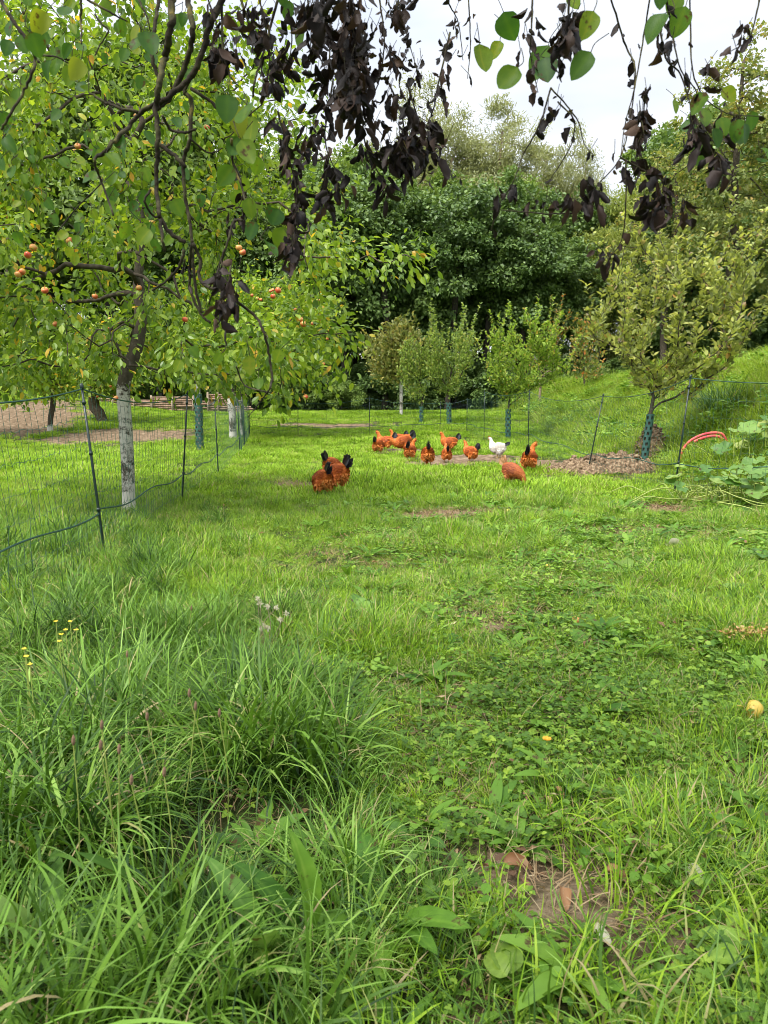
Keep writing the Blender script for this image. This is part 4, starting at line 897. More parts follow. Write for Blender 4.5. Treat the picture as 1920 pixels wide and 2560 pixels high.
# ------------------------------------------------------------------ hens
def hen_mats(tag_, stops, neck):
    return leaf_mat('hen plumage '+tag_, stops, trans=0, rough=.65, spec=.3)
HM = {'red': (leaf_mat('red plumage', [(0, (.22, .040, .008)), (.3, (.38, .080, .012)), (.6, (.58, .145, .020)), (.85, (.68, .22, .04)), (1, (.72, .36, .12))], trans=0, rough=.6, spec=.3), leaf_mat('black tail', [(0, (.006, .006, .008)), (1, (.03, .028, .035))], trans=0, rough=.35, spec=.6)),
      'white': (leaf_mat('white plumage', [(0, (.52, .47, .40)), (1, (.80, .77, .72))], trans=0, rough=.7), leaf_mat('black tail tips', [(0, (.01, .01, .012)), (1, (.06, .06, .07))], trans=0, rough=.4))}
HM['buff'] = (leaf_mat('chestnut plumage', [(0, (.16, .035, .012)), (.45, (.36, .085, .022)), (.8, (.52, .17, .045)), (1, (.60, .32, .12))], trans=0, rough=.6), leaf_mat('buff tail', [(0, (.30, .13, .05)), (1, (.58, .36, .18))], trans=0, rough=.6))
combm = flat('red comb', (.50, .02, .02), rough=.5); legm = flat('yellow leg', (.42, .30, .10), rough=.5); beakm = flat('horn beak', (.35, .24, .10), rough=.4); eyem = flat('dark eye', (.02, .01, .01), rough=.15)
def hen(pose, col, seed, tail_up=1.0, neck_yaw=0.0):
    g = np.random.RandomState(seed); root = thing('hen', (0, 0, 0), 'x', 'hen')
    if pose == 'stand':
        sp = [(-.175, .275, .012, .02), (-.15, .262, .05, .055), (-.10, .235, .088, .092), (-.03, .215, .108, .112), (.04, .215, .105, .11), (.095, .245, .082, .088), (.125, .30, .052, .055), (.138, .345, .036, .037), (.148, .38, .029, .03), (.17, .40, .027, .027), (.192, .398, .018, .018), (.203, .392, .008, .009)]
    elif pose == 'peck':
        sp = [(-.15, .30, .012, .02), (-.13, .285, .055, .06), (-.09, .25, .092, .098), (-.02, .215, .11, .114), (.05, .19, .105, .105), (.11, .165, .078, .08), (.155, .125, .050, .052), (.18, .085, .036, .037), (.195, .055, .029, .03), (.208, .036, .026, .026), (.214, .018, .016, .017), (.216, .008, .007, .008)]
    else:  # low, head forward
        sp = [(-.175, .285, .012, .02), (-.15, .272, .048, .055), (-.10, .245, .085, .09), (-.03, .22, .105, .11), (.05, .20, .10, .10), (.11, .20, .072, .075), (.16, .215, .045, .047), (.20, .235, .034, .034), (.225, .25, .028, .028), (.25, .25, .026, .026), (.268, .242, .016, .016), (.277, .236, .007, .008)]
    sp = np.array(sp); Q = crv(np.stack([sp[:, 0], sp[:, 1], sp[:, 2]*10, sp[:, 3]*10], -1)[:, :3], 5); R4 = crv(np.stack([sp[:, 3], sp[:, 3]*0, sp[:, 3]], -1), 5)[:, 0]
    cen = np.stack([Q[:, 0], np.zeros(len(Q)), Q[:, 1]], -1); ry = Q[:, 2]/10
    yaw = sstep(5.2, 8.5, np.arange(len(cen))/5.)*neck_yaw; k0 = 27
    base = cen[k0]; d = cen-base; cen = base+np.stack([d[:, 0]*np.cos(yaw)-d[:, 1]*np.sin(yaw), d[:, 0]*np.sin(yaw)+d[:, 1]*np.cos(yaw), d[:, 2]], -1)
    Tn = norm(np.gradient(cen, axis=0)); S = norm(np.cross([0, 0, 1.], Tn)); U = np.cross(Tn, S); n = 16; a_ = np.linspace(0, 2*math.pi, n, endpoint=False)
    ca, sa = np.cos(a_), np.sin(a_)
    V = cen[:, None]+S[:, None]*(ry[:, None]*ca)[..., None]+U[:, None]*(R4[:, None]*(sa*np.where(sa < 0, 1.05, .95)))[..., None]
    k = len(cen); i_ = np.arange(k-1)[:, None]*n; j_ = np.arange(n)[None]; F = np.stack([i_+j_, i_+(j_+1) % n, i_+(j_+1) % n+n, i_+j_+n], -1).reshape(-1, 4)
    A = Acc(); A.add(V.reshape(-1, 3), F, .45)
    A.add(V[0], np.array([[0, q+1, q] for q in range(1, n-1)])); A.add(V[-1], np.array([[0, q, q+1] for q in range(1, n-1)]))
    for s in (-1, 1):   # fluffy thighs grown into the body
        P = np.array([[-.06, s*.055, .20], [-.055, s*.06, .145], [-.035, s*.055, .10], [-.03, s*.05, .075]]); VV, FF = tube(crv(P, 4), np.interp(np.linspace(0, 1, 13), [0, .3, .7, 1], [.05, .052, .034, .012]), 12); A.add(VV, FF, .5)
    raw = A.build('body', HM[col][0], None, None, True)
    md = raw.modifiers.new('join', 'REMESH'); md.mode = 'VOXEL'; md.voxel_size = .007
    dg = bpy.context.evaluated_depsgraph_get(); me = bpy.data.meshes.new_from_object(raw.evaluated_get(dg)); raw.modifiers.clear()
    mv = np.zeros(len(me.vertices)*3, np.float32); me.vertices.foreach_get('co', mv); mv = mv.reshape(-1, 3)
    if 'tint' in me.attributes: me.attributes.remove(me.attributes['tint'])
    at_ = me.attributes.new('tint', 'FLOAT', 'POINT'); at_.data.foreach_set('value', (.35+.25*vnoise(mv[:, 0]+mv[:, 1], mv[:, 2], 40, 3)).astype(np.float32))
    me.polygons.foreach_set('use_smooth', np.ones(len(me.polygons), bool)); raw.data = me; raw.parent = root
    # feathers laid over the body
    nv = np.zeros(len(me.vertices)*3, np.float32); me.vertices.foreach_get('normal', nv); nv = nv.reshape(-1, 3)
    pick = g.randint(0, len(mv), 1500); pick = pick[mv[pick, 2] > (.08 if pose != 'peck' else .03)]
    headx = cen[-9]; dh = np.linalg.norm(mv[pick]-cen[-4], axis=1); pick = pick[dh > .04]; dh = dh[dh > .04]
    P = mv[pick]; N_ = nv[pick]; j_ = np.argmin(((P[:, None]-cen[None])**2).sum(-1), 1); back = -Tn[j_]
    D = norm(back+np.array([0, 0, -.30])-N_*np.sum(back*N_, 1, keepdims=True)*.9+N_*.20+g.randn(len(P), 3)*.12)
    rump = ((P[:, 0] < -.05)&(P[:, 2] < .22)); D[rump] = norm(np.array([-.15, 0, -.75])+N_[rump]*.5+g.randn(rump.sum(), 3)*.3)
    sz = np.where(dh < .12, .018, .029)*(.7+.6*g.rand(len(P)))
    hgtf = np.clip((P[:, 2]-.1)/.25, 0, 1); wing = (np.abs(P[:, 1]) > .055)&(P[:, 2] > .17)&(P[:, 0] < .08)
    ti = np.clip(.45+.2*g.rand(len(P))+.25*(dh < .15)+.30*rump-.33*wing-.25*(P[:, 2] < .13)*(~rump), 0, 1)
    V, F, tt = leaves(P-D*.004, D, N_, sz, (T_OVAL[0]*[1.1, 1, 1.3], T_OVAL[1]), ti); mk('plumage', V, F, HM[col][0], root, None, tt)
    for s in (-1, 1):   # folded wings
        WA = Acc(); nf = 26; t_ = g.rand(nf); px_ = .075-.15*t_; yy = s*(.098+.01*g.rand(nf)-.02*t_); zz = .245-.035*g.rand(nf)*2+.02*t_
        V, F, tt = curled(np.stack([px_, yy, zz], -1), np.stack([-np.ones(nf), -s*.22*np.ones(nf), -.12+.35*(t_-.3)], -1), np.stack([0*t_, s*np.ones(nf), .25+0*t_], -1), .075+.03*g.rand(nf), np.full(nf, .17), .3+0*t_, .3+0*t_, .05+.4*g.rand(nf))
        WA.add(V, F, tt); WA.build('wing', HM[col][0], root)
    nf = 22; f_ = np.array([(-1)**q*.35 for q in range(nf)])+g.randn(nf)*.12; el = np.linspace(.05, 1.22*min(tail_up, 1.15), nf)+g.randn(nf)*.03
    tp = cen[3]+np.stack([0*f_, f_*.025, .01-.012*np.abs(f_)], -1); D = np.stack([-np.cos(el), f_*.42, np.sin(el)], -1); N_ = np.stack([0*f_-.1, np.sign(f_+.01), .1+0*f_], -1)
    V, F, tt = curled(tp, D, N_, .09+.05*np.sin(el)+.015*g.rand(nf), np.full(nf, .24), .3+0*f_, .3+.5*g.rand(nf), g.rand(nf)); mk('tail', V, F, HM[col][1], root, None, tt, True)
    hd = cen[-9]*0+cen[-8]; ht = Tn[-6]; fwd = norm(ht+[0, 0, 0]); sd = norm(np.cross([0, 0, 1.], fwd)); upv = np.cross(fwd, sd)
    hc = cen[-10]
    CA = Acc()
    for q in range(4):
        b_ = hc+upv*.026+fwd*(-.012+.012*q); CA.add(np.array([b_-fwd*.007-sd*.002, b_+fwd*.007-sd*.002, b_+upv*(.018-.003*abs(q-1.5)), b_-fwd*.007+sd*.002, b_+fwd*.007+sd*.002]), np.array([[0, 1, 2], [4, 3, 2], [0, 2, 3], [1, 4, 2]]))
    CA.build('comb', combm, root)
    WA = Acc()
    for s in (-1, 1):
        V, F = tube([hc+fwd*.022-upv*.012+sd*s*.006, hc+fwd*.022-upv*.024+sd*s*.008, hc+fwd*.02-upv*.034+sd*s*.008], [.004, .008, .003], 6); WA.add(V, F)
        V, F = tube([hc+sd*s*.015-upv*.001, hc+sd*s*.025-upv*.001], [.010, .004], 7); WA.add(V, F)
    WA.build('wattles', combm, root)
    BA = Acc(); V, F = tube([cen[-1]-fwd*.008, cen[-1]+fwd*.008, cen[-1]+fwd*.022-upv*.004], [.009, .0065, .001], 7); BA.add(V, F); BA.build('beak', beakm, root)
    for s in (-1, 1):
        EA = Acc(); V, F = tube([hc+fwd*.008+sd*s*.020+upv*.005, hc+fwd*.008+sd*s*.0262+upv*.005, hc+fwd*.008+sd*s*.0275+upv*.005], [.0045, .004, .001], 7); EA.add(V, F); EA.build('eye', eyem, root)
        LA = Acc(); V, F = tube([[-.03, s*.05, .085], [-.025, s*.05, .045], [-.02, s*.05, .008]], [.009, .0065, .0065], 7); LA.add(V, F)
        for an in (-.55, 0, .55, math.pi):
            V, F = tube([[-.02, s*.05, .010], [-.02+.02*math.cos(an), s*.05+.02*math.sin(an), .011], [-.02+(.045 if an < 3 else .025)*math.cos(an), s*.05+.045*math.sin(an), .002]], [.006, .005, .0015], 5); LA.add(V, F)
        LA.build('leg', legm, root)
    return root
HP = {('stand', 'red'): hen('stand', 'red', 801, 1.0), ('peck', 'red'): hen('peck', 'red', 802, 1.25), ('low', 'red'): hen('low', 'red', 803, .75), ('turn', 'red'): hen('stand', 'red', 806, 1.15, -.9),
      ('stand', 'white'): hen('stand', 'white', 804, .45), ('peck', 'buff'): hen('peck', 'buff', 805, 1.15)}
hused = set()
for px, py, yaw, key, s, lab in [
    (806, 1242, 118, ('peck', 'red'), .96, 'russet hen pecking in the grass, nearest and leftmost of the front three'),
    (839, 1230, 142, ('peck', 'red'), 1.06, 'dark russet hen with a broad black tail, right of the nearest hen'),
    (832, 1198, 55, ('peck', 'red'), .92, 'russet hen half hidden behind the front pair, black tail pointing up'),
    (947, 1131, 65, ('low', 'red'), 1.02, 'russet hen at the left of the group, rear view with upright black tail'),
    (963, 1122, 172, ('stand', 'red'), 1.08, 'russet hen with raised neck looking left, at the left of the far group'),
    (994, 1112, 176, ('stand', 'red'), 1.02, 'russet hen standing rearmost in the far group with raised head'),
    (1004, 1127, 192, ('low', 'red'), 1.22, 'large russet hen stooping to the left with rounded black tail'),
    (1012, 1116, 186, ('peck', 'red'), 1.05, 'russet hen mostly hidden behind the large stooping one'),
    (1026, 1146, 72, ('turn', 'red'), 1.0, 'russet hen seen from behind with its red face turned right'),
    (1069, 1159, 90, ('peck', 'red'), 1.06, 'russet hen seen from behind, black tail straight up, alone in front of the far group'),
    (1122, 1124, 178, ('stand', 'red'), 1.04, 'russet hen standing side on facing left, farthest from the camera in the middle'),
    (1116, 1152, 92, ('stand', 'red'), .86, 'small slim russet hen standing in front of the side-on hen'),
    (1176, 1150, 128, ('stand', 'red'), .95, 'russet hen with drooping black tail on bare soil near the white hen'),
    (1243, 1140, 150, ('stand', 'white'), .98, 'white hen with a few black tail feathers looking left'),
    (1323, 1174, 68, ('turn', 'red'), 1.12, 'russet hen at the post with tall black tail and head turned right'),
    (1282, 1212, -40, ('peck', 'buff'), .86, 'chestnut hen with pale buff tail bending down to the right')]:
    far_ = 1 if py < 1190 else 0; b_ = gpt(px, py+5*far_); s *= 1-.07*far_; pr = HP[key]
    if key not in hused:
        hused.add(key); pr.location = b_.tolist(); pr.rotation_euler.z = rad(yaw); pr.scale = (s, s, s); tag(pr, lab, 'hen', 'hens in the run')
    else: copy_tree(pr, b_, rad(yaw), s, lab, 'hen', 'hens in the run')
# ------------------------------------------------------------------ the old pear tree we stand under
g = np.random.RandomState(901)
TB = np.array([-1.15, -1.35, 0.0]); TB[2] = float(hgt(TB[0], TB[1]))
pear = thing('pear_tree', TB, 'overhanging pear tree with lichened branches, round green leaves and withered black leaves', 'tree')
WA, LB = Acc(), Acc()
tp = crv([TB-[0, 0, .1], TB+[.05, .05, .8], TB+[.12, .2, 1.6], TB+[.25, .5, 2.15]], 8); V, F = tube(tp, np.linspace(.15, .095, len(tp)), 14); WA.add(V, F)
WA.build('trunk', M['bark_lichen'], pear, TB, True)
top = tp[-1]; limbs = []
for L_ in ([top, [-1.3, .1, 2.55], [-1.35, 1.0, 2.75], [-1.3, 1.9, 2.8]], [top, [-.6, -.1, 2.6], [-.45, .8, 2.75], [-.35, 1.6, 2.7], [-.2, 2.1, 2.75]],
           [top, [-.2, -.4, 2.55], [.25, .5, 2.7], [.5, 1.2, 2.65], [.75, 1.9, 2.75]], [[-.2, -.4, 2.55], [.7, -.1, 2.7], [1.2, .8, 2.75], [1.35, 1.6, 2.8]]):
    P = crv(L_, 14); P[1:-1] += g.randn(len(P)-2, 3)*.012; V, F = tube(P, np.linspace(.075, .022, len(P)), 10); LB.add(V, F); limbs.append(P)
limbs = np.concatenate(limbs)
z1 = 1/1.728; dsp = 1.1574
def strand(pts, sc_, Y, r0, r1, ox=0, oy=0, dY=0.0, knob=.10):
    """pts are read off the photograph; the strand hangs Y metres away (dY: drift along it)"""
    p_ = [(a_*sc_+ox, b_*sc_+oy) for a_, b_ in pts]; n = len(p_)
    W3 = np.array([at(a_, b_, Y+dY*k/(n-1)+g.randn()*.015) for k, (a_, b_) in enumerate(p_)])
    first_off = p_[0][1] < 25
    P = crv(W3, 7); P[1:-1] += g.randn(len(P)-2, 3)*r0*.12
    R_ = .62*np.linspace(r0, r1, len(P))*(1+knob*g.randn(len(P)).clip(-1, 2)*.8)
    if first_off:
        q = limbs[np.argmin(np.linalg.norm(limbs-(W3[0]+[0, -.05, .45]), axis=1))]; d = norm(W3[0]-P[2])
        B = bez(q, q+(W3[0]-q)*.2+[0, .1, .1], W3[0]+norm(d+[0, -.1, .8])*.28, W3[0], 12)[:-1]
        P = np.concatenate([B, P]); R_ = np.concatenate([np.linspace(max(r0*1.6, .010), r0, len(B)), R_])
    V, F = tube(P, np.maximum(R_, r1*.7), 8); LB.add(V, F)
    return W3, P
YL, YR = 1.62, 1.45
S_ = [  # zoomed readings of the upper left
 ([(960, 0), (905, 110), (862, 270), (800, 360), (705, 435), (612, 482), (540, 562), (470, 640), (425, 672)], YL, .0115, .0060), ([(425, 672), (408, 700), (440, 790), (490, 930)], YL, .0050, .0028),
 ([(745, 0), (738, 130), (712, 250), (690, 350), (672, 470), (682, 600), (676, 800), (690, 940)], YL-.06, .0120, .0062), ([(690, 940), (740, 1010), (800, 1048)], YL-.06, .0075, .0058), ([(690, 940), (700, 1030), (712, 1085)], YL-.06, .0060, .004),
 ([(812, 0), (832, 120), (822, 215), (780, 330), (735, 420), (672, 470)], YL+.06, .0100, .0085), ([(685, 0), (665, 150), (660, 255), (690, 350)], YL, .0060, .0055),
 ([(862, 270), (800, 390), (826, 440), (820, 600), (790, 700), (800, 850), (826, 1000), (840, 1200), (868, 1350)], YL+.03, .0085, .0045), ([(10, 15), (70, 110), (132, 200), (152, 262), (140, 312), (100, 400), (42, 500), (5, 560)], YL-.1, .0060, .0035),
 ([(150, 240), (200, 240), (250, 248), (300, 275)], YL-.1, .0035, .002), ([(350, 0), (350, 100), (352, 190)], YL-.05, .0045, .002), ([(380, 0), (462, 45), (550, 92)], YL, .0045, .0022), ([(410, 62), (440, 105), (468, 135), (430, 200), (410, 240)], YL, .0035, .0018),
 ([(596, 486), (502, 462), (432, 432), (385, 398)], YL, .0060, .0035), ([(700, 500), (740, 560), (800, 572), (845, 560)], YL-.02, .0050, .004), ([(682, 620), (750, 670), (800, 722)], YL, .0065, .0060),
 ([(824, 382), (900, 430), (950, 480), (1010, 522)], YL, .0060, .003), ([(960, 0), (962, 200), (990, 320), (1032, 372)], YL, .0045, .002), ([(1200, 0), (1165, 130), (1132, 250), (1100, 350), (1092, 420)], YL, .0050, .003),
 ([(1000, 600), (1010, 720), (1042, 800), (1062, 872), (1100, 905)], YL-.1, .0042, .0025), ([(600, 0), (640, 90), (655, 180)], YL, .0035, .002), ([(250, 1000), (330, 900), (430, 800), (445, 770)], YL+.1, .002, .002),
 ([(820, 600), (900, 660), (960, 640)], YL, .004, .002), ([(1045, 950), (1010, 960), (985, 1040), (962, 1120), (952, 1210)], YL-.08, .0045, .0022), ([(650, 820), (625, 870), (660, 930), (690, 940)], YL-.05, .004, .003)]
for pts, Y, a_, b_ in S_: strand(pts, z1, Y, a_, b_)
for pts, Y, a_, b_ in [([(1140, 0), (1128, 120), (1130, 300), (1200, 450), (1250, 492)], YL+.02, .0055, .004), ([(1140, 20), (1185, 110), (1190, 240), (1330, 320), (1500, 440), (1560, 540), (1590, 650), (1612, 800), (1600, 880)], YL-.04, .0060, .0035),
                       ([(1400, 750), (1440, 850), (1500, 882), (1610, 905)], YL, .0030, .0022), ([(1600, 880), (1540, 960), (1470, 1050)], YL, .003, .0015), ([(1330, 60), (1300, 150), (1270, 260), (1240, 380)], YL-.08, .0035, .002), ([(1090, 60), (1060, 160), (990, 240), (900, 300)], YL+.04, .0060, .003)]:
    strand(pts, 1/2.37, Y, a_, b_, 0, 600)
D_ = [  # strands that carry withered leaves, (points, distance, leaf count, leaf length, spread px)
 ([(450, 0), (470, 60), (478, 120)], 1.7, 26, .050, 26), ([(560, 0), (575, 60), (582, 120), (575, 200)], 1.75, 30, .045, 20), ([(520, 0), (540, 60), (560, 110)], 1.7, 22, .05, 24),
 ([(620, 0), (630, 100), (600, 180)], 1.8, 30, .045, 22), ([(700, 0), (712, 100), (705, 170), (690, 230), (668, 300), (650, 335)], 1.75, 75, .045, 26), ([(665, 0), (672, 60), (668, 130)], 1.6, 30, .050, 22),
 ([(760, 0), (765, 90), (770, 180), (758, 240)], 1.55, 80, .055, 34), ([(735, 60), (742, 130), (748, 210)], 1.6, 40, .055, 28), ([(820, 0), (830, 80), (822, 160), (802, 240), (830, 300), (850, 330)], 1.75, 45, .038, 20), ([(860, 0), (880, 80), (905, 165)], 1.8, 26, .036, 16),
 ([(840, 180), (868, 250), (880, 320), (900, 350)], 1.6, 55, .052, 34), ([(880, 180), (905, 260), (940, 330), (985, 380)], 1.7, 24, .038, 18), ([(600, 240), (622, 330), (642, 420), (635, 470), (632, 555)], 1.65, 75, .048, 20),
 ([(720, 170), (702, 300), (728, 380), (724, 430)], 1.7, 45, .045, 22), ([(500, 340), (525, 420), (488, 490)], 1.75, 24, .045, 18), ([(500, 560), (492, 620), (470, 690)], 1.45, 30, .045, 22), ([(400, 560), (395, 590), (400, 610)], 1.6, 5, .035, 8),
 ([(780, 240), (792, 320), (828, 390), (850, 410)], 1.7, 40, .045, 20), ([(815, 330), (880, 345), (950, 325)], 1.6, 30, .05, 22), ([(965, 0), (990, 50), (1000, 130)], 1.8, 12, .032, 14), ([(972, 70), (945, 190), (935, 240), (905, 300), (880, 330)], 1.6, 30, .045, 18),
 ([(1012, 0), (1016, 90), (1010, 170)], 1.8, 8, .03, 12), ([(1150, 0), (1148, 60), (1146, 120), (1162, 200)], 1.5, 22, .045, 20), ([(1228, 20), (1225, 70), (1210, 110)], 1.45, 36, .05, 18), ([(1190, 190), (1165, 270), (1130, 335), (1110, 390), (1080, 440), (1060, 500)], 1.5, 10, .04, 10),
 ([(1190, 190), (1245, 255), (1262, 310), (1282, 335)], 1.5, 5, .03, 8), ([(1205, 220), (1240, 260), (1230, 320), (1180, 400)], 1.55, 8, .04, 10), ([(1320, 0), (1352, 100), (1372, 150), (1362, 250), (1340, 340), (1290, 400), (1240, 455)], 1.55, 16, .035, 9),
 ([(1403, 0), (1385, 110), (1368, 200), (1350, 270), (1340, 340)], 1.5, 4, .03, 8), ([(1340, 340), (1385, 365), (1425, 385), (1440, 420)], 1.5, 26, .05, 20), ([(1352, 345), (1352, 440), (1342, 520), (1312, 560)], 1.5, 8, .03, 6),
 ([(1425, 60), (1440, 130), (1470, 160), (1500, 250), (1560, 330), (1585, 380)], 1.5, 16, .045, 14), ([(1490, 0), (1500, 170), (1560, 240), (1650, 252)], 1.55, 8, .035, 12), ([(1640, 0), (1620, 80), (1580, 110)], 1.45, 5, .035, 10), ([(1395, 190), (1390, 250), (1385, 300)], 1.45, 26, .042, 14),
 ([(1240, 460), (1180, 462), (1100, 455), (1060, 452)], 1.5, 2, .03, 5), ([(1440, 0), (1450, 60), (1470, 150), (1505, 200), (1520, 280)], 1.5, 20, .045, 16)]
DP, DD, DN, DSz = [], [], [], []
extra = [((490, 640), 34, 26, 50, 1.45, .045), ((470, 600), 8, 12, 14, 1.45, .045), ((1270, 425), 22, 28, 30, 1.5, .052), ((1425, 440), 40, 36, 36, 1.48, .055), ((1385, 275), 26, 18, 40, 1.45, .045), ((1495, 290), 26, 24, 30, 1.45, .05), ((1545, 345), 24, 20, 30, 1.45, .05),
         ((1480, 460), 16, 14, 26, 1.5, .045), ((1320, 555), 18, 28, 22, 1.5, .045), ((1230, 75), 26, 20, 34, 1.42, .05), ((1200, 445), 6, 12, 12, 1.5, .045), ((1150, 440), 4, 8, 12, 1.5, .045), ((1110, 405), 4, 12, 8, 1.5, .04), ((1078, 430), 7, 7, 26, 1.5, .04), ((1225, 440), 8, 10, 16, 1.5, .05),
         ((760, 190), 60, 34, 44, 1.52, .055), ((760, 100), 40, 38, 36, 1.6, .05), ((870, 310), 30, 26, 36, 1.6, .05), ((640, 470), 18, 16, 20, 1.6, .045), ((632, 540), 30, 20, 30, 1.55, .05), ((550, 75), 22, 30, 22, 1.6, .05), ((470, 115), 24, 16, 20, 1.7, .05), ((500, 120), 14, 14, 16, 1.7, .045), ((705, 430), 14, 12, 26, 1.6, .05), ((585, 180), 12, 14, 14, 1.6, .04),
         ((1610, 70), 10, 12, 20, 1.45, .04), ((1450, 95), 10, 16, 14, 1.45, .04), ((1530, 150), 6, 14, 10, 1.6, .04), ((680, 20), 24, 26, 26, 1.5, .06), ((750, 15), 20, 34, 20, 1.5, .06), ((860, 25), 24, 26, 24, 1.6, .045), ((1560, 300), 8, 20, 12, 1.5, .04), ((930, 290), 20, 22, 30, 1.6, .045), ((850, 130), 20, 26, 26, 1.7, .045), ((600, 140), 20, 22, 26, 1.65, .045)]
def dead_at(x_, y_, Y, L):
    q = at(x_*dsp, y_*dsp, Y+g.randn()*.05); DP.append(q); DD.append(norm([g.randn()*.6, g.randn()*.4, -1])); an = g.rand()*6.28; DN.append([math.cos(an), math.sin(an), .1]); DSz.append(L*g.uniform(.35, .9))
for pts, Y, n_, L, sp_ in D_:
    W3, P = strand(pts, dsp, Y, .0032 if n_ > 12 else .0028, .0012)
    pp = crv(np.array([[a_, b_, 0] for a_, b_ in pts], float), 10)
    for _ in range(int(n_*(1.05 if 690 < pts[0][0] < 960 else .85))):
        q = pp[g.randint(len(pp))]; dead_at(q[0]+g.randn()*sp_*.55, q[1]+g.randn()*sp_*.6, Y, L)
for (cx, cy_), n_, sx, sy, Y, L in extra:
    for _ in range(int(n_*(1.1 if 640 < cx < 960 else .85))): dead_at(cx+g.randn()*sx*.5, cy_-L*150+g.randn()*sy*.5, Y, L)
DP, DD, DN, DSz = map(np.array, (DP, DD, DN, DSz)); n_ = len(DP)
V, F, ti = curled(DP, DD, DN, DSz, .28+.20*g.rand(n_), (.3+.9*g.rand(n_))*np.sign(g.randn(n_)), g.randn(n_)*.9, g.rand(n_)**1.5, .10, 6, 7, .55)
mk('withered_leaves', V, F, M['dead_leaf'], pear, TB, ti, True)
# stalks of the withered leaves
for k in range(0, n_, 3):
    V, F = tube([DP[k]+[g.randn()*.01, g.randn()*.01, .022], DP[k]+norm(DD[k])*DSz[k]*.12], .0007, 3, False); LB.add(V, F)
# living round leaves: (x, y, length px) in displayed-photo readings
GL = [(85, 50, 56), (78, 98, 50), (50, 95, 40), (292, 78, 50), (322, 95, 56), (300, 100, 44), (192, 232, 60), (165, 150, 55), (490, 235, 60), (512, 262, 66), (530, 250, 70), (545, 285, 60), (488, 380, 52), (316, 377, 32), (582, 540, 56), (545, 500, 44), (600, 15, 50), (655, 78, 56), (622, 25, 40),
      (195, 385, 40), (225, 340, 40), (245, 345, 44), (185, 300, 30), (262, 312, 42), (210, 325, 40), (150, 165, 44), (125, 120, 40), (40, 210, 40), (25, 230, 44), (10, 260, 40), (60, 180, 36), (100, 150, 44), (20, 310, 44), (5, 350, 40), (240, 385, 36), (312, 430, 40), (270, 500, 40), (310, 510, 44), (240, 450, 36), (320, 500, 40),
      (385, 450, 42), (515, 430, 40), (540, 450, 44), (560, 470, 44), (528, 400, 36), (590, 480, 60), (610, 520, 60), (535, 330, 60), (505, 320, 50), (555, 360, 40), (385, 790, 30), (420, 760, 30), (540, 790, 44), (560, 780, 36), (445, 690, 34), (455, 680, 30), (600, 770, 34), (470, 775, 30), (560, 830, 30), (520, 820, 30), (20, 60, 40), (140, 30, 44), (230, 20, 40), (265, 60, 36), (395, 40, 30),
      (1038, 130, 62), (1072, 108, 40), (1098, 175, 64), (1168, 138, 76), (1180, 150, 60), (1098, 60, 62), (1108, 75, 40), (1255, 142, 66), (1236, 60, 30), (1270, 55, 60), (1415, 58, 68), (1468, 48, 60), (1425, 5, 50), (1455, 10, 50), (1512, 335, 58), (1602, 335, 46), (1562, 275, 44), (1592, 283, 48), (1622, 262, 40), (1520, 255, 46), (1490, 275, 40), (1545, 300, 44), (1612, 290, 46), (1655, 330, 30), (1510, 225, 50), (1575, 205, 40), (1240, 5, 36), (1640, 365, 30), (1460, 230, 30)]
for x_ in range(110):   # smaller, deeper living leaves through the upper left
    GL.append((g.uniform(0, 470)*g.uniform(.6, 1), g.uniform(-10, 560), g.uniform(18, 36)))
GP, GD, GN, GS = [], [], [], []
for a_, b_, L in GL:
    Y = 1.50+g.randn()*.10 if L > 40 else 1.75+abs(g.randn())*.25
    q = at(a_*dsp, b_*dsp, Y); d = norm([g.randn()*.45, g.randn()*.3, -1]); S = L*dsp/F_PX*Y*.93; nrm = norm([g.randn()*.55, -1, .35*g.randn()+.25])
    GP.append(q-d*S*.5); GD.append(d); GN.append(nrm); GS.append(S)
    V, F = tube(crv([q-d*S*.5, q-d*S*.75+g.randn(3)*.004, q-d*S*1.05+[g.randn()*.012, .01, .010]], 3), .0008, 4, False); LB.add(V, F)
# crown overhead, above the frame
for _ in range(2600):
    c = limbs[g.randint(len(limbs))]+np.array([g.randn()*.40, g.randn()*.45, .10+abs(g.randn())*.35])
    if c[2] < CAM_H+.53*max(c[1], 0)+.16 or c[1] > 2.5: continue
    GP.append(c); GD.append(norm(g.randn(3)+[0, 0, -.6])); GN.append(norm(g.randn(3)*.5+[0, 0, 1])); GS.append(g.uniform(.045, .07))
n_ = len(GP); GP, GD, GN, GS = map(np.array, (GP, GD, GN, GS))
V, F, ti = curled(GP, GD, GN, GS, .38+.08*g.rand(n_), .12+.35*g.rand(n_), g.randn(n_)*.45, g.rand(n_)**1.2, .0, 7, 9, .03)
ti = ti.reshape(n_, 9, 7); ti[:, :, 3] += .16; ti[:, 2::3, :] += .05; ti = np.clip(ti, 0, .93).ravel()
mk('green_leaves', V, F, M['pear_leaf'], pear, TB, ti, True)
LB.build('limbs', M['bark_lichen'], pear, TB, True)

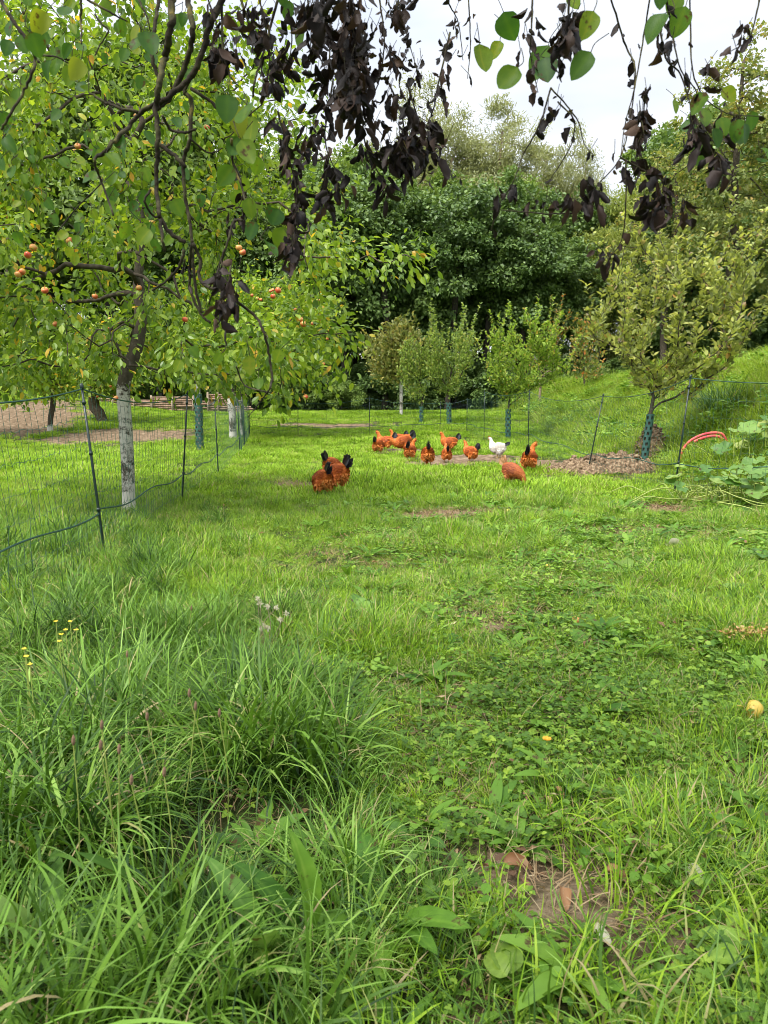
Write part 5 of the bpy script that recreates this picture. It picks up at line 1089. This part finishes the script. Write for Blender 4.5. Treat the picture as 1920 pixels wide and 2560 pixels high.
# ------------------------------------------------------------------ small things on the ground
def on(px, py, dz=0): q = gpt(px, py); return q+[0, 0, dz]
ym = rough_mat('yellow apple skin', [(.35, (.58, .40, .06)), (.7, (.70, .50, .10))], scale=6, rough=.4, bump=0, spec=.5)
def fruit(px, py, r, lab, mat=ym, dz=.5):
    o_ = apple_mesh(r, 'fallen_apple', mat); o_.location = on(px, py, r*dz+.01).tolist(); o_.rotation_euler = (1.3, .5, px % 6); tag(o_, lab, 'apple', 'fallen apples'); return o_
q = fruit(1882, 1812, .034, 'yellow fallen apple with a brown blossom end lying in the grass at the right edge', dz=1.0)
em = flat('brown blossom end', (.05, .03, .015)); A = Acc(); V, F = tube([[0, 0, -.0275], [0, 0, -.0315], [.002, 0, -.034]], [.007, .008, .002], 7); A.add(V, F); A.build('blossom_end', em, q)
fruit(1250, 1377, .026, 'small yellow apple among clover, the one left of the pale dock leaf'); fruit(1370, 1428, .022, 'tiny golden apple beside the shrivelled pale leaves'); fruit(1125, 1489, .024, 'orange tinted apple in the middle of the lawn')
fruit(1270, 1285, .026, 'pale orange apple lying farther up the lawn below the right hand hens'); fruit(1438, 1566, .024, 'half buried russet apple in the dense clover', mat=fm)
flm = leaf_mat('fallen leaf', [(0, (.20, .09, .04)), (.5, (.34, .18, .08)), (1, (.48, .32, .16))], trans=.15, rough=.6)
flp = leaf_mat('pale dried leaf', [(0, (.34, .34, .22)), (1, (.55, .52, .38))], trans=.2, rough=.6)
def lf(px, py, L, mat, lab=None, wid=.32, curl=.7, bend=1.0, group=None, dz=.03, name='fallen_leaf', cat='leaf'):
    q = on(px, py, dz); an = g.rand()*6.28; V, F, ti = curled(np.zeros((1, 3)), np.array([[math.cos(an), math.sin(an), .15]]), np.array([[g.randn()*.3, g.randn()*.3, 1]]), np.array([L]), np.array([wid]), np.array([curl]), np.array([bend]), np.array([g.rand()]), 0, 7, 9, .12)
    o_ = mk(name, V, F, mat, None, None, ti, True); o_.location = q.tolist(); return tag(o_, lab, cat, group)
lf(1258, 2190, .075, flm, 'curled brown leaf on the bare patch left of the straw'); lf(1510, 2215, .08, flm, 'brown leaf standing upright in the straw patch', bend=1.6); lf(1405, 2255, .06, flm, 'flat dark brown leaf at the left rim of the straw patch')
lf(1472, 2352, .055, flp, 'small cream and orange leaf on the dry grass near the bottom'); lf(1780, 2130, .085, flp, 'pale silvery underside of a leaf standing in the grass on the right', bend=.4); lf(1705, 2200, .09, flp, 'broad wilted grey green leaf lying left of the silvery one')
lf(702, 1426, .06, flm, 'flat orange leaf in the grass behind the white seed heads', curl=.1, bend=.2); lf(1666, 1375, .16, flp, 'large dried pale dock leaf at upper right of the lawn', wid=.4)
lf(1435, 1420, .10, flp, 'shrivelled pale leaf beside the golden apple'); lf(1510, 1435, .11, flp, 'wilted pale leaf under the bright green one'); lf(1770, 1362, .16, leaf_mat('grey green dock', [(0, (.16, .24, .12)), (1, (.24, .32, .18))], trans=.2), 'grey green drooping dock leaf near the right edge', wid=.22)
lf(1545, 1425, .16, M['fresh'], 'bright green broad leaf standing over wilted ones', wid=.42, curl=.2, bend=.6, dz=.06)
for px, py in [(660, 1345), (875, 1345), (860, 1350), (1290, 1300), (1000, 1330), (1085, 1480), (560, 1270), (1180, 1300), (930, 1420), (1190, 1330), (1360, 2030), (1385, 2005), (850, 1290), (1320, 1390), (1730, 1840), (600, 1250), (780, 1330), (1050, 1440), (355, 1312), (690, 1260)]:
    lf(px, py, g.uniform(.04, .06), flm, 'small brown fallen leaf curled up on the green lawn', group='small brown leaves scattered on the lawn', dz=.035)
# orange marigold-like flower, wood shavings, thistle seed heads, yellow flowers, plantain heads
def flower(px, py, r, h, col, n, name, lab, group=None, cat='flower'):
    q = on(px, py); q[1] += 0; root = thing(name, q, lab, cat, group); A = Acc(); V, F = tube([[0, 0, 0], [.005, 0, h*.5], [0, .004, h]], .0014, 5); A.add(V, F); A.build('stem', sm, root)
    an = np.arange(n)*6.283/n+g.rand()*1; V, F, ti = leaves(np.tile([0, .004, h], (n, 1)), np.stack([np.cos(an), np.sin(an)-.2, .35+.25*g.rand(n)], -1), np.stack([0*an, 0*an-.3, 1+0*an], -1), r*(.8+.3*g.rand(n)), T_OVAL); mk('petals', V, F, col, root, None, ti); return root
orf = leaf_mat('orange petals', [(0, (.75, .32, .02)), (1, (.85, .45, .03))], trans=.2); yf = leaf_mat('yellow petals', [(0, (.75, .55, .03)), (1, (.85, .68, .06))], trans=.2); wf = leaf_mat('white fluff', [(0, (.55, .50, .42)), (1, (.75, .72, .65))], trans=.3)
flower(1367, 1890, .014, .05, orf, 16, 'orange_flower', 'single bright orange flower in the grass right of centre')
for px, py in [(155, 1800), (190, 1800), (170, 1850), (205, 1830), (165, 1870), (80, 1900), (85, 1930), (95, 1960), (180, 1830)]:
    flower(px, py, .009, .34, yf, 8, 'yellow_flower', 'small yellow flower on a thin stalk in the tall grass', 'yellow flowers in the tall grass')
th = thing('thistle', on(665, 1640), 'dried thistle stalk with fluffy whitish seed heads in the tall grass', 'thistle'); b_ = np.array(th.location); A = Acc(); pts = [(645, 1498), (668, 1518), (716, 1535), (650, 1510), (660, 1566), (668, 1570), (700, 1550), (652, 1575), (690, 1520)]
for px, py in pts:
    q = at(px, py, b_[1]); V, F = tube(crv([b_, b_+(q-b_)*.5+[g.randn()*.02, 0, .02], q], 5), .0014, 4); A.add(V, F)
A.build('stalks', M['bark_pale'], th, b_); nn = 0; PP, DD_ = [], []
for px, py in pts:
    for _ in range(40): PP.append(at(px, py, b_[1])); DD_.append(norm(g.randn(3)+[0, 0, .5]))
V, F, ti = leaves(np.array(PP), np.array(DD_), g.randn(len(PP), 3), .012+.008*g.rand(len(PP)), T_NARROW); mk('seed_heads', V, F, wf, th, b_, ti)
phm = flat('brown seed head', (.22, .13, .08), rough=.8)
for px, py, h in [(190, 2140, .36), (270, 2130, .34), (290, 2120, .36), (372, 2160, .30), (428, 2180, .30), (535, 1920, .34), (430, 1990, .36), (415, 1995, .30), (278, 2080, .36), (570, 1960, .3), (320, 1760, .28), (445, 1560, .2)]:
    q = on(px, py+h*420); q = q if q[1] > .9 else q; root = thing('plantain_stalk', q, 'brown plantain seed head on a thin stalk in the tall grass', 'plant', 'plantain seed heads in the tall grass')
    hh = h; tpz = np.array([g.randn()*.03, g.randn()*.02, hh]); A = Acc(); V, F = tube(crv([[0, 0, 0], tpz*.5+[.01, 0, 0], tpz], 5), .0013, 4); A.add(V, F); A.build('stem', sm, root); A = Acc(); V, F = tube([tpz-[0, 0, .002], tpz+[0, 0, .005], tpz+[0.001, 0, .014], tpz+[0.001, 0, .020]], [.002, .0042, .0036, .001], 7); A.add(V, F); A.build('seed_head', phm, root)
chip = leaf_mat('orange wood shavings', [(0, (.45, .20, .08)), (.5, (.62, .34, .15)), (1, (.72, .48, .26))], trans=.1, rough=.7)
q = on(1885, 1612, .03); n_ = 260; PP = np.stack([g.randn(n_)*.075, g.randn(n_)*.035, .012+.03*g.rand(n_)], -1); V, F, ti = leaves(PP, g.randn(n_, 3)*[1, 1, .2], g.randn(n_, 3)*.4+[0, 0, 1], .012+.022*g.rand(n_), T_SIMPLE)
o_ = mk('wood_shavings', V, F, chip, None, None, ti); o_.location = q.tolist(); tag(o_, 'small pile of orange wood shavings on the grass at the right edge', 'wood shavings', kind='stuff')
# broad dock and other single weeds in the near grass
dk = leaf_mat('dock leaves', [(0, (.05, .13, .02)), (.6, (.12, .25, .04)), (1, (.24, .38, .09))], trans=.3, rough=.45, spec=.3, spots=30)
def dock(px, py, n, L, lab, wid=.16, up=1.1, dz=0, mat=dk, name='dock_plant', cat='plant'):
    q = on(px, py, dz); r = np.random.RandomState(px); a_ = r.rand(n)*6.28; el = up*(.6+.5*r.rand(n)); D = np.stack([np.cos(a_)*np.cos(el), np.sin(a_)*np.cos(el), np.sin(el)], -1); N_ = np.stack([-np.cos(a_)*np.sin(el)+.2*r.randn(n), -np.sin(a_)*np.sin(el)-.3, np.cos(el)+.2], -1)
    V, F, ti = curled(D*.02, D, N_, L*(.75+.35*r.rand(n)), np.full(n, wid), .25+.2*r.rand(n), .4+.6*r.rand(n), r.rand(n), .1, 9, 14, .10); ti = ti.reshape(n, 14, 9); ti[:, :, 4] += .22; ti[:, 2::3, :] += .12; ti = np.clip(ti, 0, 1).ravel(); o_ = mk(name, V, F, mat, None, None, ti, True); o_.location = q.tolist(); return tag(o_, lab, cat)
dock(680, 2440, 2, .26, 'dock plant with tall upright crinkled leaves in the near grass left of centre', wid=.13, up=1.75); dock(765, 2400, 2, .20, 'paler dock leaves just right of the tall crinkled one', mat=M['weed'], wid=.15, up=1.6)
dock(410, 2330, 4, .26, 'dark narrow dock leaves deep in the near left grass', wid=.13); dock(130, 2430, 3, .2, 'broad grey green leaf by the left edge of the near grass'); dock(960, 2330, 5, .20, 'dandelion rosette with long toothed leaves beside the bare patch', wid=.15, up=.7, mat=M['weed'])
dock(1290, 2560, 2, .075, 'round bright green leaf at the bottom of the picture right of centre', wid=.42, up=.5, mat=M['fresh'], dz=.05); dock(1880, 2450, 5, .08, 'cluster of broad yellow green leaves in the lower right corner', wid=.38, up=.5, mat=M['weed'], dz=.03); dock(1890, 1500, 4, .17, 'broad leaved weed at the right edge halfway down', wid=.36, up=.5)
dock(1850, 1345, 5, .16, 'broad leaved weed below the squash at the right edge', wid=.34, up=.5, mat=M['fresh']); dock(1905, 1400, 5, .18, 'large leaved weed cut by the right edge under the squash', wid=.36, up=.6); dock(1770, 1318, 4, .13, 'broad leaved weed in front of the squash plant', wid=.36, up=.5, mat=M['weed'])
dock(1040, 2150, 5, .07, 'rough lobed leaves between tall grass and straw patch', wid=.34, up=.7, dz=.03); dock(640, 2540, 4, .06, 'lobed green leaves at the bottom among the long grass', wid=.32, up=.7, dz=.06, mat=M['clover']); dock(880, 1545, 3, .13, 'low burdock leaf half covered by the tall grass', wid=.4, up=.4, dz=.05)
print('objects', len(bpy.data.objects))
